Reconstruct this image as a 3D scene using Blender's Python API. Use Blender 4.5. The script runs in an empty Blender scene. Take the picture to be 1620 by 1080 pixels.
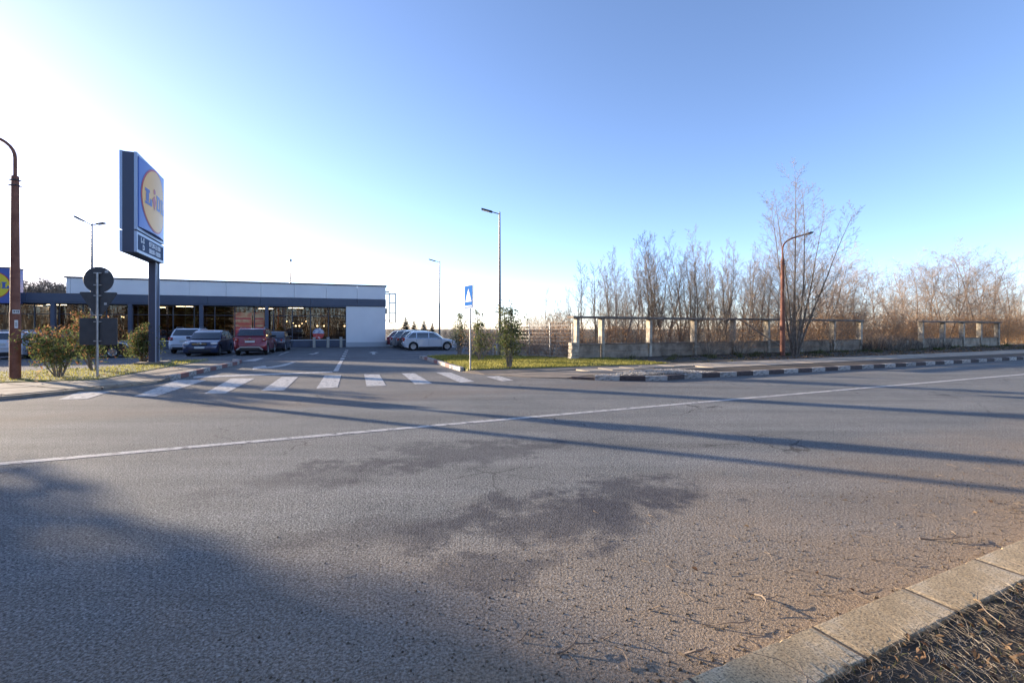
import bpy, bmesh, math, random
from mathutils import Vector, Matrix, Euler
R = math.radians
scene = bpy.context.scene
COL = scene.collection

# ------------------------------------------------------------------ camera, sky, sun
EYE, FOC = 1.62, 740.0                      # eye height (m), focal length in units of a 1620-wide frame
cam_d = bpy.data.cameras.new('camera')
cam_d.sensor_width = 36.0
cam_d.lens = FOC / 1620 * 36
cam_d.shift_y = -20 / 1620
cam_d.clip_start, cam_d.clip_end = 0.05, 3000
cam = bpy.data.objects.new('camera', cam_d)
cam.location = (0, 0, EYE); cam.rotation_euler = (R(90), 0, 0)
COL.objects.link(cam); scene.camera = cam

SUN_AZ, SUN_EL = 64.9, 9.3                  # degrees left of the view direction, above the horizon
SUN = Vector((-math.sin(R(SUN_AZ)) * math.cos(R(SUN_EL)), math.cos(R(SUN_AZ)) * math.cos(R(SUN_EL)), math.sin(R(SUN_EL))))
world = bpy.data.worlds.new('World'); scene.world = world; world.use_nodes = True
wn, wl = world.node_tree.nodes, world.node_tree.links
bg = wn['Background']
sky = wn.new('ShaderNodeTexSky'); sky.sky_type = 'NISHITA'; sky.sun_disc = False
sky.sun_elevation = R(SUN_EL); sky.sun_rotation = R(-SUN_AZ)
sky.altitude = 0; sky.air_density = 0.62; sky.dust_density = 0.28; sky.ozone_density = 3.9
tint = wn.new('ShaderNodeMix'); tint.data_type = 'RGBA'; tint.blend_type = 'MULTIPLY'; tint.inputs[0].default_value = 1.0
tint.inputs[7].default_value = (1.74, 1.17, .95, 1)          # the camera's warm white balance
wl.new(sky.outputs[0], tint.inputs[6]); wl.new(tint.outputs[2], bg.inputs['Color']); bg.inputs['Strength'].default_value = 0.132
sun_d = bpy.data.lights.new('sun', 'SUN'); sun_d.energy = 4.1; sun_d.angle = R(0.6); sun_d.color = (1.0, 0.82, 0.61)
sun_o = bpy.data.objects.new('sun', sun_d); COL.objects.link(sun_o)
sun_o.rotation_euler = SUN.to_track_quat('Z', 'Y').to_euler(); sun_o.location = (-40, 20, 30)
scene.view_settings.view_transform = 'Standard'
try: scene.view_settings.look = 'None'
except Exception: pass
scene.view_settings.exposure = 1.92
scene.view_settings.gamma = 1.0
scene.view_settings.use_curve_mapping = False
scene.cycles.max_bounces = 6
scene.cycles.transparent_max_bounces = 12

# ------------------------------------------------------------------ helpers
def gp(px, py, z=0.0):
    """the point of the level z that the photograph shows at px, py"""
    d = (EYE - z) * FOC / (py - 520.0)
    return Vector(((px - 810) / FOC * d, d, z))

def tag(o, label=None, cat=None, group=None, kind=None):
    if label: o['label'] = label
    if cat: o['category'] = cat
    if group: o['group'] = group
    if kind: o['kind'] = kind
    return o

def empty(name, loc=(0, 0, 0), rz=0.0, label=None, cat=None, group=None):
    o = bpy.data.objects.new(name, None); COL.objects.link(o)
    o.location = loc; o.rotation_euler = (0, 0, rz); o.empty_display_size = 0.3
    return tag(o, label, cat, group)

class MB:
    def __init__(s): s.v = []; s.f = []; s.fm = []; s.m = 0
    def add(s, vs, fs):
        n = len(s.v); s.v += [tuple(v) for v in vs]; s.f += [tuple(i + n for i in f) for f in fs]; s.fm += [s.m] * len(fs)
        return s
    def box(s, c, size, rz=0.0, rot=None):
        hx, hy, hz = size[0] / 2, size[1] / 2, size[2] / 2
        m = rot if rot is not None else Matrix.Rotation(rz, 3, 'Z')
        c = Vector(c)
        vs = [c + m @ Vector((x * hx, y * hy, z * hz)) for z in (-1, 1) for x, y in ((-1, -1), (1, -1), (1, 1), (-1, 1))]
        return s.add(vs, [(0, 3, 2, 1), (4, 5, 6, 7), (0, 1, 5, 4), (1, 2, 6, 5), (2, 3, 7, 6), (3, 0, 4, 7)])
    def poly(s, pts): return s.add(pts, [tuple(range(len(pts)))])
    def slab(s, pts, z0, z1=None):
        """prism on a ground plan; the top takes each point's own z when z1 is None"""
        n = len(pts)
        top = [(p[0], p[1], (p[2] if z1 is None else z1)) for p in pts]
        bot = [(p[0], p[1], z0) for p in pts]
        return s.add(bot + top, [tuple(range(n - 1, -1, -1)), tuple(range(n, 2 * n))] + [(i, (i + 1) % n, n + (i + 1) % n, n + i) for i in range(n)])
    def path(s, pts, rad, n=6, cap=False):
        pts = [Vector(p) for p in pts]
        if not hasattr(rad, '__len__'): rad = [rad] * len(pts)
        vs, fs = [], []
        prev = None
        for i, p in enumerate(pts):
            t = (pts[min(i + 1, len(pts) - 1)] - pts[max(i - 1, 0)])
            if t.length < 1e-9: t = Vector((0, 0, 1))
            t.normalize()
            if prev is None:
                a = Vector((1, 0, 0)) if abs(t.x) < 0.8 else Vector((0, 1, 0))
                a = (a - t * a.dot(t)).normalized()
            else:
                a = prev - t * prev.dot(t)
                a = a.normalized() if a.length > 1e-6 else Vector((0, 1, 0))
            prev = a; b = t.cross(a)
            for k in range(n):
                q = 2 * math.pi * k / n
                vs.append(p + (a * math.cos(q) + b * math.sin(q)) * rad[i])
        for i in range(len(pts) - 1):
            for k in range(n):
                k2 = (k + 1) % n
                fs.append((i * n + k, i * n + k2, (i + 1) * n + k2, (i + 1) * n + k))
        if cap:
            fs.append(tuple(range(n - 1, -1, -1))); m = (len(pts) - 1) * n; fs.append(tuple(range(m, m + n)))
        return s.add(vs, fs)
    def lathe(s, prof, c=(0, 0, 0), axis='Z', n=24, close=False):
        c = Vector(c); vs = []; fs = []
        for r, h in prof:
            for k in range(n):
                q = 2 * math.pi * k / n
                if axis == 'Z': v = Vector((r * math.cos(q), r * math.sin(q), h))
                elif axis == 'Y': v = Vector((r * math.cos(q), h, r * math.sin(q)))
                else: v = Vector((h, r * math.cos(q), r * math.sin(q)))
                vs.append(c + v)
        m = len(prof)
        for i in range(m if close else m - 1):
            for k in range(n):
                k2 = (k + 1) % n; j = (i + 1) % m
                fs.append((i * n + k, i * n + k2, j * n + k2, j * n + k))
        return s.add(vs, fs)
    def mesh(s, name, mats, smooth=False):
        me = bpy.data.meshes.new(name); me.from_pydata(s.v, [], s.f)
        if not isinstance(mats, (list, tuple)): mats = [mats]
        for m in mats: me.materials.append(m)
        if len(mats) > 1: me.polygons.foreach_set('material_index', s.fm)
        if smooth:
            me.polygons.foreach_set('use_smooth', [True] * len(me.polygons))
            me.update(); me.set_sharp_from_angle(angle=R(smooth if smooth is not True else 40))
        me.update(); return me
    def build(s, name, mats, parent=None, smooth=False, bevel=0.0, norm=True):
        me = s.mesh(name, mats, smooth)
        if norm or bevel:
            bm = bmesh.new(); bm.from_mesh(me)
            if norm: bmesh.ops.recalc_face_normals(bm, faces=bm.faces)
            if bevel:
                ed = [e for e in bm.edges if len(e.link_faces) == 2 and e.calc_face_angle(0) > R(30)]
                bmesh.ops.bevel(bm, geom=ed, offset=bevel, segments=1, affect='EDGES', clamp_overlap=True)
            bm.to_mesh(me); bm.free()
        return link(name, me, parent)

def link(name, me, parent=None, loc=None, rz=None, scale=None):
    o = bpy.data.objects.new(name, me); COL.objects.link(o)
    if parent is not None: o.parent = parent
    if loc is not None: o.location = loc
    if rz is not None: o.rotation_euler = (0, 0, rz)
    if scale is not None: o.scale = scale
    return o

def copy_tree(o, parent=None):
    c = o.copy(); COL.objects.link(c)
    if parent is not None: c.parent = parent
    for ch in list(o.children): copy_tree(ch, c)
    return c

# ------------------------------------------------------------------ materials
def newmat(name):
    m = bpy.data.materials.new(name); m.use_nodes = True
    nt = m.node_tree; b = nt.nodes['Principled BSDF']
    return m, nt, b

def node(nt, t, **kw):
    n = nt.nodes.new(t)
    for k, v in kw.items():
        if k.startswith('i_'):
            n.inputs[k[2:].replace('_', ' ')].default_value = v
        else: setattr(n, k, v)
    return n

def ramp(nt, fac, stops):
    n = nt.nodes.new('ShaderNodeValToRGB')
    while len(n.color_ramp.elements) < len(stops): n.color_ramp.elements.new(0.5)
    for e, (p, c) in zip(n.color_ramp.elements, stops):
        e.position = p; e.color = (c[0], c[1], c[2], 1) if hasattr(c, '__len__') else (c, c, c, 1)
    nt.links.new(fac, n.inputs[0]); return n.outputs[0]

def mixc(nt, fac, a, b, mode='MIX'):
    n = nt.nodes.new('ShaderNodeMix'); n.data_type = 'RGBA'; n.blend_type = mode
    for i, x in ((0, fac), (6, a), (7, b)):
        if hasattr(x, 'is_output'): nt.links.new(x, n.inputs[i])
        elif i == 0: n.inputs[0].default_value = x
        else: n.inputs[i].default_value = (x[0], x[1], x[2], 1)
    return n.outputs[2]

def math_(nt, op, a, b=0.5, clamp=False):
    n = nt.nodes.new('ShaderNodeMath'); n.operation = op; n.use_clamp = clamp
    for i, x in ((0, a), (1, b)):
        if hasattr(x, 'is_output'): nt.links.new(x, n.inputs[i])
        else: n.inputs[i].default_value = x
    return n.outputs[0]

def noise(nt, vec, scale, detail=4, rough=0.55):
    n = nt.nodes.new('ShaderNodeTexNoise'); n.inputs['Scale'].default_value = scale
    n.inputs['Detail'].default_value = detail; n.inputs['Roughness'].default_value = rough
    nt.links.new(vec, n.inputs['Vector']); return n.outputs['Fac']

def coords(nt): return nt.nodes.new('ShaderNodeTexCoord').outputs['Object']

def bumpn(nt, b, h, strength=0.4, dist=0.01):
    n = nt.nodes.new('ShaderNodeBump'); n.inputs['Strength'].default_value = strength; n.inputs['Distance'].default_value = dist
    nt.links.new(h, n.inputs['Height']); nt.links.new(n.outputs[0], b.inputs['Normal'])

def mat(name, c, rough=0.7, metal=0.0, c2=None, scale=4.0, bump=0.0, bscale=40.0, spec=0.5, coat=0.0, rnd=0.0, island=0.0, emit=None, lo=.35, hi=.68, thin=0.0):
    m, nt, b = newmat(name)
    b.inputs['Roughness'].default_value = rough; b.inputs['Metallic'].default_value = metal
    b.inputs['Specular IOR Level'].default_value = spec; b.inputs['Coat Weight'].default_value = coat
    co = coords(nt); col = None
    if c2 is not None:
        col = ramp(nt, noise(nt, co, scale), [(lo, c), (hi, c2)])
    if rnd or island:
        if island: r = nt.nodes.new('ShaderNodeNewGeometry').outputs['Random Per Island']; a = island
        else: r = nt.nodes.new('ShaderNodeObjectInfo').outputs['Random']; a = rnd
        v = ramp(nt, r, [(0, 1 - a), (1, 1 + a)])
        col = mixc(nt, 1.0, col if col is not None else c, v, 'MULTIPLY')
    if col is not None: nt.links.new(col, b.inputs['Base Color'])
    else: b.inputs['Base Color'].default_value = (*c, 1)
    if bump: bumpn(nt, b, noise(nt, co, bscale, 6), bump)
    if thin:
        tr = nt.nodes.new('ShaderNodeBsdfTranslucent'); mx = nt.nodes.new('ShaderNodeMixShader'); mx.inputs[0].default_value = thin
        if col is not None: nt.links.new(col, tr.inputs['Color'])
        else: tr.inputs['Color'].default_value = (*c, 1)
        nt.links.new(b.outputs[0], mx.inputs[1]); nt.links.new(tr.outputs[0], mx.inputs[2]); nt.links.new(mx.outputs[0], nt.nodes['Material Output'].inputs[0])
    if emit:
        b.inputs['Emission Color'].default_value = (*emit[0], 1); b.inputs['Emission Strength'].default_value = emit[1]
    return m

RA = R(24.5)                                   # the road's heading
U = Vector((math.cos(RA), math.sin(RA), 0)); N = Vector((-math.sin(RA), math.cos(RA), 0))
def rn(u, n, z=0.0): return U * u + N * n + Vector((0, 0, z))

def asphalt(name, base=(.180, .185, .178), light=(.240, .237, .222), near=True):
    m, nt, b = newmat(name); co = coords(nt)
    b.inputs['Roughness'].default_value = 0.93; b.inputs['Specular IOR Level'].default_value = 0.2
    # streaks along the road
    mp = node(nt, 'ShaderNodeMapping'); mp.vector_type = 'POINT'
    mp.inputs['Rotation'].default_value = (0, 0, -RA); mp.inputs['Scale'].default_value = (0.09, 0.9, 1)
    nt.links.new(co, mp.inputs[0])
    st = noise(nt, mp.outputs[0], 1.6, 5, .6)
    big = noise(nt, co, 0.55, 6, .6)
    col = ramp(nt, big, [(.3, base), (.7, light)])
    col = mixc(nt, 1.0, col, ramp(nt, st, [(.3, .78), (.7, 1.2)]), 'MULTIPLY')
    # aggregate: pale and dark chips
    vo = nt.nodes.new('ShaderNodeTexVoronoi'); vo.inputs['Scale'].default_value = 120; nt.links.new(co, vo.inputs['Vector'])
    chip = nt.nodes.new('ShaderNodeSeparateColor'); nt.links.new(vo.outputs['Color'], chip.inputs[0])
    g1 = noise(nt, co, 60, 5, .75)
    col = mixc(nt, 1.0, col, ramp(nt, chip.outputs[0], [(0, .5), (.4, .95), (.9, 1.25), (1, 1.7)]), 'MULTIPLY')
    col = mixc(nt, 1.0, col, ramp(nt, g1, [(.36, .3), (.5, 1.0), (.66, 1.6)]), 'MULTIPLY')
    pit = noise(nt, co, 62, 3, .6)
    col = mixc(nt, 1.0, col, ramp(nt, pit, [(.34, .22), (.44, .85), (.55, 1.05), (.75, 1.25)]), 'MULTIPLY')
    # hairline cracks here and there
    wv = nt.nodes.new('ShaderNodeTexNoise'); wv.inputs['Scale'].default_value = 2.2; wv.inputs['Detail'].default_value = 6; nt.links.new(co, wv.inputs['Vector'])
    off = node(nt, 'ShaderNodeVectorMath', operation='MULTIPLY_ADD'); off.inputs[1].default_value = (.5, .5, .5)
    nt.links.new(wv.outputs['Color'], off.inputs[0]); nt.links.new(co, off.inputs[2])
    ce = nt.nodes.new('ShaderNodeTexVoronoi'); ce.feature = 'DISTANCE_TO_EDGE'; ce.inputs['Scale'].default_value = .55; nt.links.new(off.outputs[0], ce.inputs['Vector'])
    cm = math_(nt, 'MULTIPLY', ramp(nt, ce.outputs['Distance'], [(.003, 1), (.009, 0)]), ramp(nt, noise(nt, co, .35, 3), [(.52, 0), (.60, .75)]))
    col = mixc(nt, cm, col, (.03, .028, .028))
    if near:
        # earth washed along the near kerb
        dp = node(nt, 'ShaderNodeVectorMath', operation='DOT_PRODUCT'); dp.inputs[1].default_value = N
        nt.links.new(co, dp.inputs[0])
        wob = noise(nt, co, 0.8, 5, .6)
        dd = math_(nt, 'ADD', dp.outputs['Value'], math_(nt, 'MULTIPLY', wob, -2.2))
        near_k = ramp(nt, math_(nt, 'DIVIDE', dd, 5.0), [(0.06, .95), (.26, .45), (.62, .0)])
        dirt = mixc(nt, 1.0, (.35, .25, .155), ramp(nt, g1, [(.35, .45), (.6, 1.25)]), 'MULTIPLY')
        col = mixc(nt, near_k, col, dirt)
        fk = ramp(nt, math_(nt, 'MULTIPLY', math_(nt, 'SUBTRACT', dd, 8.9), .5), [(.1, 0), (.6, .45), (1, .2)])
        col = mixc(nt, fk, col, mixc(nt, 1.0, (.19, .15, .12), ramp(nt, g1, [(.35, .6), (.6, 1.2)]), 'MULTIPLY'))
        # damp and bitumen-rich stains
        for (px, py, rx, ry, ang, k) in ((880, 815, 1.25, .62, 22, .72), (995, 780, .9, .52, 20, .75), (720, 716, 1.7, .70, 24, .6),
                                         (775, 895, .55, .30, 10, .6), (520, 752, 1.3, .5, 20, .4), (620, 838, 1.1, .45, 10, .45)):
            p = gp(px, py)
            mp = node(nt, 'ShaderNodeMapping'); mp.vector_type = 'TEXTURE'
            mp.inputs['Location'].default_value = p; mp.inputs['Rotation'].default_value = (0, 0, R(ang)); mp.inputs['Scale'].default_value = (rx, ry, 1)
            nt.links.new(co, mp.inputs[0])
            ln = node(nt, 'ShaderNodeVectorMath', operation='LENGTH'); nt.links.new(mp.outputs[0], ln.inputs[0])
            q = math_(nt, 'ADD', ln.outputs['Value'], math_(nt, 'MULTIPLY', math_(nt, 'SUBTRACT', noise(nt, co, 1.9, 9, .70), .5), 4.2))
            f = ramp(nt, q, [(.5, k), (1.15, 0)])
            col = mixc(nt, f, col, mixc(nt, 1.0, (.050, .050, .057), ramp(nt, chip.outputs[0], [(0, .5), (1, 2.0)]), 'MULTIPLY'))
    nt.links.new(col, b.inputs['Base Color'])
    hh = mixc(nt, .35, ramp(nt, g1, [(.3, 0), (.7, 1)]), ramp(nt, vo.outputs['Distance'], [(0, 1), (.6, 0)]))
    bumpn(nt, b, mixc(nt, .5, hh, ramp(nt, pit, [(.3, 0), (.7, 1)])), .9, 0.011)
    return m

def paint_road(name, c=(.58, .55, .50)):
    m, nt, b = newmat(name); co = coords(nt); b.inputs['Roughness'].default_value = .7
    w = noise(nt, co, 7, 8, .72); g = noise(nt, co, 70, 4, .7)
    col = mixc(nt, ramp(nt, w, [(.38, 0.05), (.50, .9)]), (.09, .085, .08), c)
    col = mixc(nt, 1.0, col, ramp(nt, g, [(.33, .5), (.5, 1.0), (.7, 1.1)]), 'MULTIPLY')
    nt.links.new(col, b.inputs['Base Color']); bumpn(nt, b, g, .5, .006)
    return m

m_road = asphalt('asphalt')
m_park = asphalt('car_park_asphalt', (.145, .147, .152), (.19, .188, .186), near=False)
m_line = paint_road('road_paint')
m_soil = mat('soil', (.055, .04, .028), .95, c2=(.13, .10, .065), scale=3, bump=.8, bscale=30)
m_field = mat('field_ground', (.10, .085, .045), .95, c2=(.20, .16, .09), scale=.3, bump=.8, bscale=12)
m_turf = mat('turf_ground', (.11, .125, .03), .95, c2=(.22, .20, .07), scale=1.8, bump=.7, bscale=25)
m_leafsoil = mat('leaf_soil', (.045, .035, .025), .95, c2=(.11, .08, .05), scale=2.5, bump=.8, bscale=20)
m_bed = mat('pavement_bed', (.16, .13, .10), .9, c2=(.27, .22, .165), scale=1.5, bump=.5, bscale=30)
m_slab = mat('pavement_concrete', (.26, .215, .16), .88, c2=(.42, .36, .28), scale=2.2, bump=.35, bscale=60, rnd=.13)
m_conc = mat('weathered_concrete', (.19, .15, .11), .92, c2=(.40, .33, .25), scale=2.0, bump=.5, bscale=22, rnd=.14)
m_post = mat('post_concrete', (.25, .21, .16), .92, c2=(.54, .48, .38), scale=3.5, bump=.5, bscale=22, rnd=.08)
m_beam = mat('beam_concrete', (.13, .10, .08), .92, c2=(.27, .22, .175), scale=2.5, bump=.5, bscale=22, rnd=.14)
def near_kerb_mat():
    m, nt, b = newmat('near_kerb_concrete'); co = coords(nt); b.inputs['Roughness'].default_value = .86
    g = noise(nt, co, 90, 5, .7); w = noise(nt, co, 3.2, 7, .62)
    col = ramp(nt, w, [(.35, (.38, .27, .14)), (.52, (.46, .34, .19)), (.7, (.60, .49, .33))])
    col = mixc(nt, 1.0, col, ramp(nt, g, [(.36, .3), (.48, .95), (.62, 1.4)]), 'MULTIPLY')
    r = nt.nodes.new('ShaderNodeObjectInfo').outputs['Random']
    col = mixc(nt, 1.0, col, ramp(nt, r, [(0, .9), (1, 1.14)]), 'MULTIPLY')
    nt.links.new(col, b.inputs['Base Color']); bumpn(nt, b, g, .5, .004); return m
m_nkerb = near_kerb_mat()
m_kw = mat('kerb_white_paint', (.44, .42, .39), .8, c2=(.16, .145, .13), scale=7, bump=.08, bscale=30, rnd=.2, lo=.44, hi=.66)
m_kr = mat('kerb_red_paint', (.22, .055, .045), .75, c2=(.16, .12, .11), scale=9, bump=.3, bscale=60, rnd=.12)
m_kd = mat('kerb_dark_paint', (.045, .032, .032), .8, c2=(.11, .085, .08), scale=9, bump=.3, bscale=60, rnd=.15)
m_gravel = mat('gravel', (.26, .24, .21), .9, c2=(.48, .45, .40), scale=14, bump=1, bscale=40, island=.5)
m_rust = mat('rust_brown_paint', (.15, .05, .028), .72, c2=(.24, .095, .055), scale=5, bump=.25, bscale=40)
m_steel = mat('galvanised_steel', (.30, .30, .30), .45, metal=.75, c2=(.42, .42, .41), scale=12)
m_dsteel = mat('dark_steel', (.06, .06, .065), .5, metal=.5)
m_bark = mat('bark', (.17, .135, .105), .9, c2=(.31, .26, .215), scale=6)
m_bark2 = mat('grey_bark', (.12, .095, .07), .9, c2=(.24, .195, .155), scale=6)
m_twig = mat('russet_twigs', (.21, .155, .115), .9, c2=(.36, .275, .20), scale=3)
m_rleaf = mat('russet_leaves', (.44, .22, .09), .72, c2=(.56, .36, .18), scale=1.3, island=.45, thin=.42, spec=.2)
m_gleaf = mat('evergreen_leaves', (.07, .10, .035), .72, c2=(.15, .17, .065), scale=3, island=.5, thin=.42, spec=.2)
m_redleaf = mat('red_tip_leaves', (.24, .095, .055), .72, c2=(.30, .19, .085), scale=3, island=.45, thin=.42, spec=.2)
m_yleaf = mat('olive_leaves', (.16, .16, .055), .72, c2=(.24, .21, .09), scale=3, island=.45, thin=.42, spec=.2)
m_needle = mat('conifer_needles', (.022, .038, .016), .8, c2=(.05, .07, .03), scale=2, island=.4)
m_grass = mat('lawn_blades', (.24, .23, .045), .72, c2=(.42, .38, .12), scale=1.2, island=.5, thin=.42, spec=.2)
m_vgrass = mat('verge_blades', (.07, .09, .03), .72, c2=(.17, .15, .07), scale=1.2, island=.5, thin=.42, spec=.2)
m_straw = mat('straw', (.11, .09, .07), .85, c2=(.27, .235, .185), scale=5, island=.6)
m_dleaf = mat('dead_leaves', (.13, .07, .045), .72, c2=(.36, .25, .14), scale=6, island=.6, thin=.42, spec=.2)
m_black = mat('black_plastic', (.02, .02, .022), .55)

# ------------------------------------------------------------------ ground, road, markings
mb = MB(); mb.poly([(-900, -900, -.06), (900, -900, -.06), (900, 1500, -.06), (-900, 1500, -.06)])
tag(mb.build('ground', m_field, norm=False), kind='structure')
mb = MB(); mb.poly([tuple(rn(u, n)) for u, n in ((-160, 1.47), (400, 1.47), (400, 11.9), (-160, 11.9))])
road = tag(mb.build('road', m_road, norm=False), kind='structure')
mb = MB(); mb.poly([(-75, -30, -.005), (-14, 4, -.005), (5.0, 14.6, -.005), (3.3, 21.0, -.005), (2.0, 27.5, -.005), (-1.5, 30.5, -.005), (-1.5, 52, -.005), (-14, 66, -.005), (-75, 45, -.005)])
park = tag(mb.build('car_park', m_park, norm=False), kind='structure')
# the junction mouth is laid in the road's own asphalt up to the give-way line
mb = MB(); mb.poly([(*rn(-34, 11.85).xy, -.002), (*rn(11, 11.85).xy, -.002), (1.5, 17, -.002), (-1.6, 20.5, -.002), (-4.5, 25.4, -.002), (-9.6, 23.9, -.002), (-12.9, 22.4, -.002), (-10.4, 14, -.002), (-14, 9, -.002), (-36, .6, -.002)])
tag(mb.build('junction', m_road, norm=False), kind='structure')

def marking(name, pts, z=.004, parent=road):
    m = MB(); m.poly([(p[0], p[1], z) for p in pts]); return m.build(name, m_line, parent, norm=False)
# solid centre line in dashes of paint laid end to end
c0, c1 = 7.55, 7.69
cl = [(5.58, -6.16), (6.64, -3.5), (8.50, .34), (11.42, 6.64), (16.2, 17.6)]
m = MB()
pts = []
for i in range(0, 300):
    u = -60 + i * .8
    pts.append((u, 7.62 + .05 * math.sin(u * .11 + 1)))
vs = [tuple(rn(u, n - .075 + random.Random(i).uniform(-.003, .003), .004)) for i, (u, n) in enumerate(pts)] + [tuple(rn(u, n + .075 + random.Random(i + 999).uniform(-.003, .003), .004)) for i, (u, n) in enumerate(pts)]
k = len(pts); m.add(vs, [(i, i + 1, k + i + 1, k + i) for i in range(k - 1)])
m.build('centre_line', m_line, road, norm=False)
ZEB = [[(124, 620), (177, 619), (137, 631), (92, 632)], [(280, 601), (327, 601), (246, 627), (211, 627)],
       [(366, 598.5), (403, 598.5), (356, 622.5), (323, 622.5)], [(446, 596), (472, 596), (449, 617.6), (413, 618)],
       [(513.5, 594), (540, 593), (534, 613), (500.5, 614.4)], [(576, 592), (600, 592), (611, 610), (580, 611)],
       [(635.5, 590.4), (656, 590.4), (684, 606.7), (657, 608)], [(690, 589), (712.6, 589), (751, 603.7), (728, 605)],
       [(769, 595.7), (789.6, 594.8), (813, 601.6), (794, 602.8)]]
for q in ZEB: marking('zebra_stripe', [gp(*p) for p in q])
marking('give_way_line', [gp(306, 598), gp(306, 595), gp(526, 587.3), gp(526, 589.2)])
marking('lane_line', [gp(527, 587.2), gp(535, 587.2), gp(543, 570), gp(538, 570)])
la, lb = gp(541, 569), gp(549.3, 552.5)
for k in range(5):
    a = la.lerp(lb, k / 5 + .02); b_ = la.lerp(lb, k / 5 + .12)
    s = Vector((.1, .03, 0)); marking('lane_dash', [a - s, a + s, b_ + s, b_ - s], .002, park)
marking('turn_arrow', [gp(*p) for p in [(399, 585), (401, 580.5), (420, 578), (422, 580.5), (445, 577), (462, 572.3), (469, 572.3), (452, 578.5), (430, 582), (415, 582.5)]])
marking('arrow_marking', [gp(*p) for p in [(384, 571), (410, 566.3), (418, 566.3), (404, 571)]], .003, park)
marking('arrow_marking', [gp(*p) for p in [(488, 559.6), (494, 560.8), (502, 559), (505, 556.8), (499, 557.4), (497, 559)]], .002, park)
marking('arrow_marking', [gp(*p) for p in [(582, 557.6), (591, 556), (599, 557.8), (592.5, 558), (594, 560.5), (589, 560.5), (588, 558)]], .002, park)
UF = Vector((.946, .324, 0)); PF = Vector((-.324, .946, 0))
for (x, y, L) in ((-8.3, 35.9, 5), (-8.05, 33.3, 5), (-7.2, 31.0, 4.8), (-6.5, 28.8, 4.2)):
    a = Vector((x, y, 0)); marking('bay_line', [a, a + UF * L, a + UF * L + PF * .12, a + PF * .12], .002, park)
for k in range(6):
    a = Vector((-14.4, 28.75, 0)) - UF * 2.5 * k
    marking('bay_line', [a, a + UF * .12, a + UF * .12 + PF * 5, a + PF * 5], .002, park)

# ------------------------------------------------------------------ pavements, islands
def surf(name, pts, m, z0=-.05, bev=0.0):
    mb = MB(); mb.slab(pts, z0); return tag(mb.build(name, m, bevel=bev), kind='structure')
Lp = [(-60, -14.5, .02), (-30, -1.0, .06), (-20, 3.9, .06), (-16, 6.6, .06), (-13.4, 8.6, .05), (-11.8, 10.8, .04), (-11.0, 12.6, .05), (-10.65, 14.2, .06),
      (-10.85, 15.0, .11), (-12.45, 21.2, .11), (-13.2, 22.9, .03), (-15.2, 23.6, .03), (-13.6, 18.3, .10), (-12.35, 13.95, .10), (-14.5, 13.1, .10), (-22, 9.6, .10), (-34, 4.2, .10), (-62, -9, .06)]
pave_l = surf('left_pavement', Lp, m_bed)
Li = [(-62, -8.9, .06), (-34, 4.3, .12), (-22, 9.7, .12), (-14.5, 13.2, .12), (-12.4, 14.05, .12), (-13.65, 18.3, .12), (-15.1, 23.3, .05), (-16.2, 22.0, .12), (-15.9, 17.9, .12), (-18, 16.3, .12), (-26, 13.4, .12), (-36, 9, .12), (-64, -4, .06)]
isl_l = surf('left_grass_island', Li, m_turf)
Rp = [(-1.85, 17.5, .03), (-1.0, 16.6, .015), (.6, 15.55, .015), (1.75, 15.2, .03), (2.6, 15.6, .08), (6.0, 17.2, .11), tuple(rn(13, 13.2, .12)), tuple(rn(80, 13.2, .12)), tuple(rn(160, 13.2, .1)),
      tuple(rn(160, 15.3, .1)), tuple(rn(80, 15.3, .12)), tuple(rn(14.5, 15.4, .12)), (2.6, 18.7, .10), (-1.4, 17.45, .08)]
pave_r = surf('right_pavement', Rp, m_bed)
Rs = [(1.85, 15.25, .02), (2.6, 15.0, .07), (4.0, 14.75, .10), tuple(rn(11.6, 11.66, .12)), tuple(rn(16, 11.52, .12)), tuple(rn(80, 11.2, .12)), tuple(rn(160, 11.2, .1)), tuple(rn(160, 13.19, .09)), tuple(rn(80, 13.19, .11)), tuple(rn(13.02, 13.19, .11)), (6.0, 17.1, .1), (2.6, 15.55, .07)]
strip = surf('dirt_strip', Rs, m_leafsoil)
Ri = [(-4.6, 25.3, .08), (-1.65, 17.5, .10), (-1.4, 17.5, .12), (2.6, 18.75, .12), tuple(rn(14.5, 15.45, .12)), tuple(rn(14.5, 20.4, .14)), (3.0, 23.7, .13), (.7, 25.3, .13), (-2.56, 26.8, .13), (-4.3, 26.0, .1)]
isl_r = surf('right_grass_island', Ri, m_turf)
Rv = [tuple(rn(14.52, 15.35, .12)), tuple(rn(80, 15.35, .12)), tuple(rn(160, 15.35, .1)), tuple(rn(160, 21, .1)), tuple(rn(14.52, 21, .14))]
verge_r = surf('leafy_verge', Rv, m_leafsoil)
Nv = [tuple(rn(-60, -14, .085)), tuple(rn(120, -14, .085)), tuple(rn(120, 1.30, .07)), tuple(rn(-60, 1.30, .07))]
verge_n = surf('near_verge', Nv, m_soil)

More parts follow.
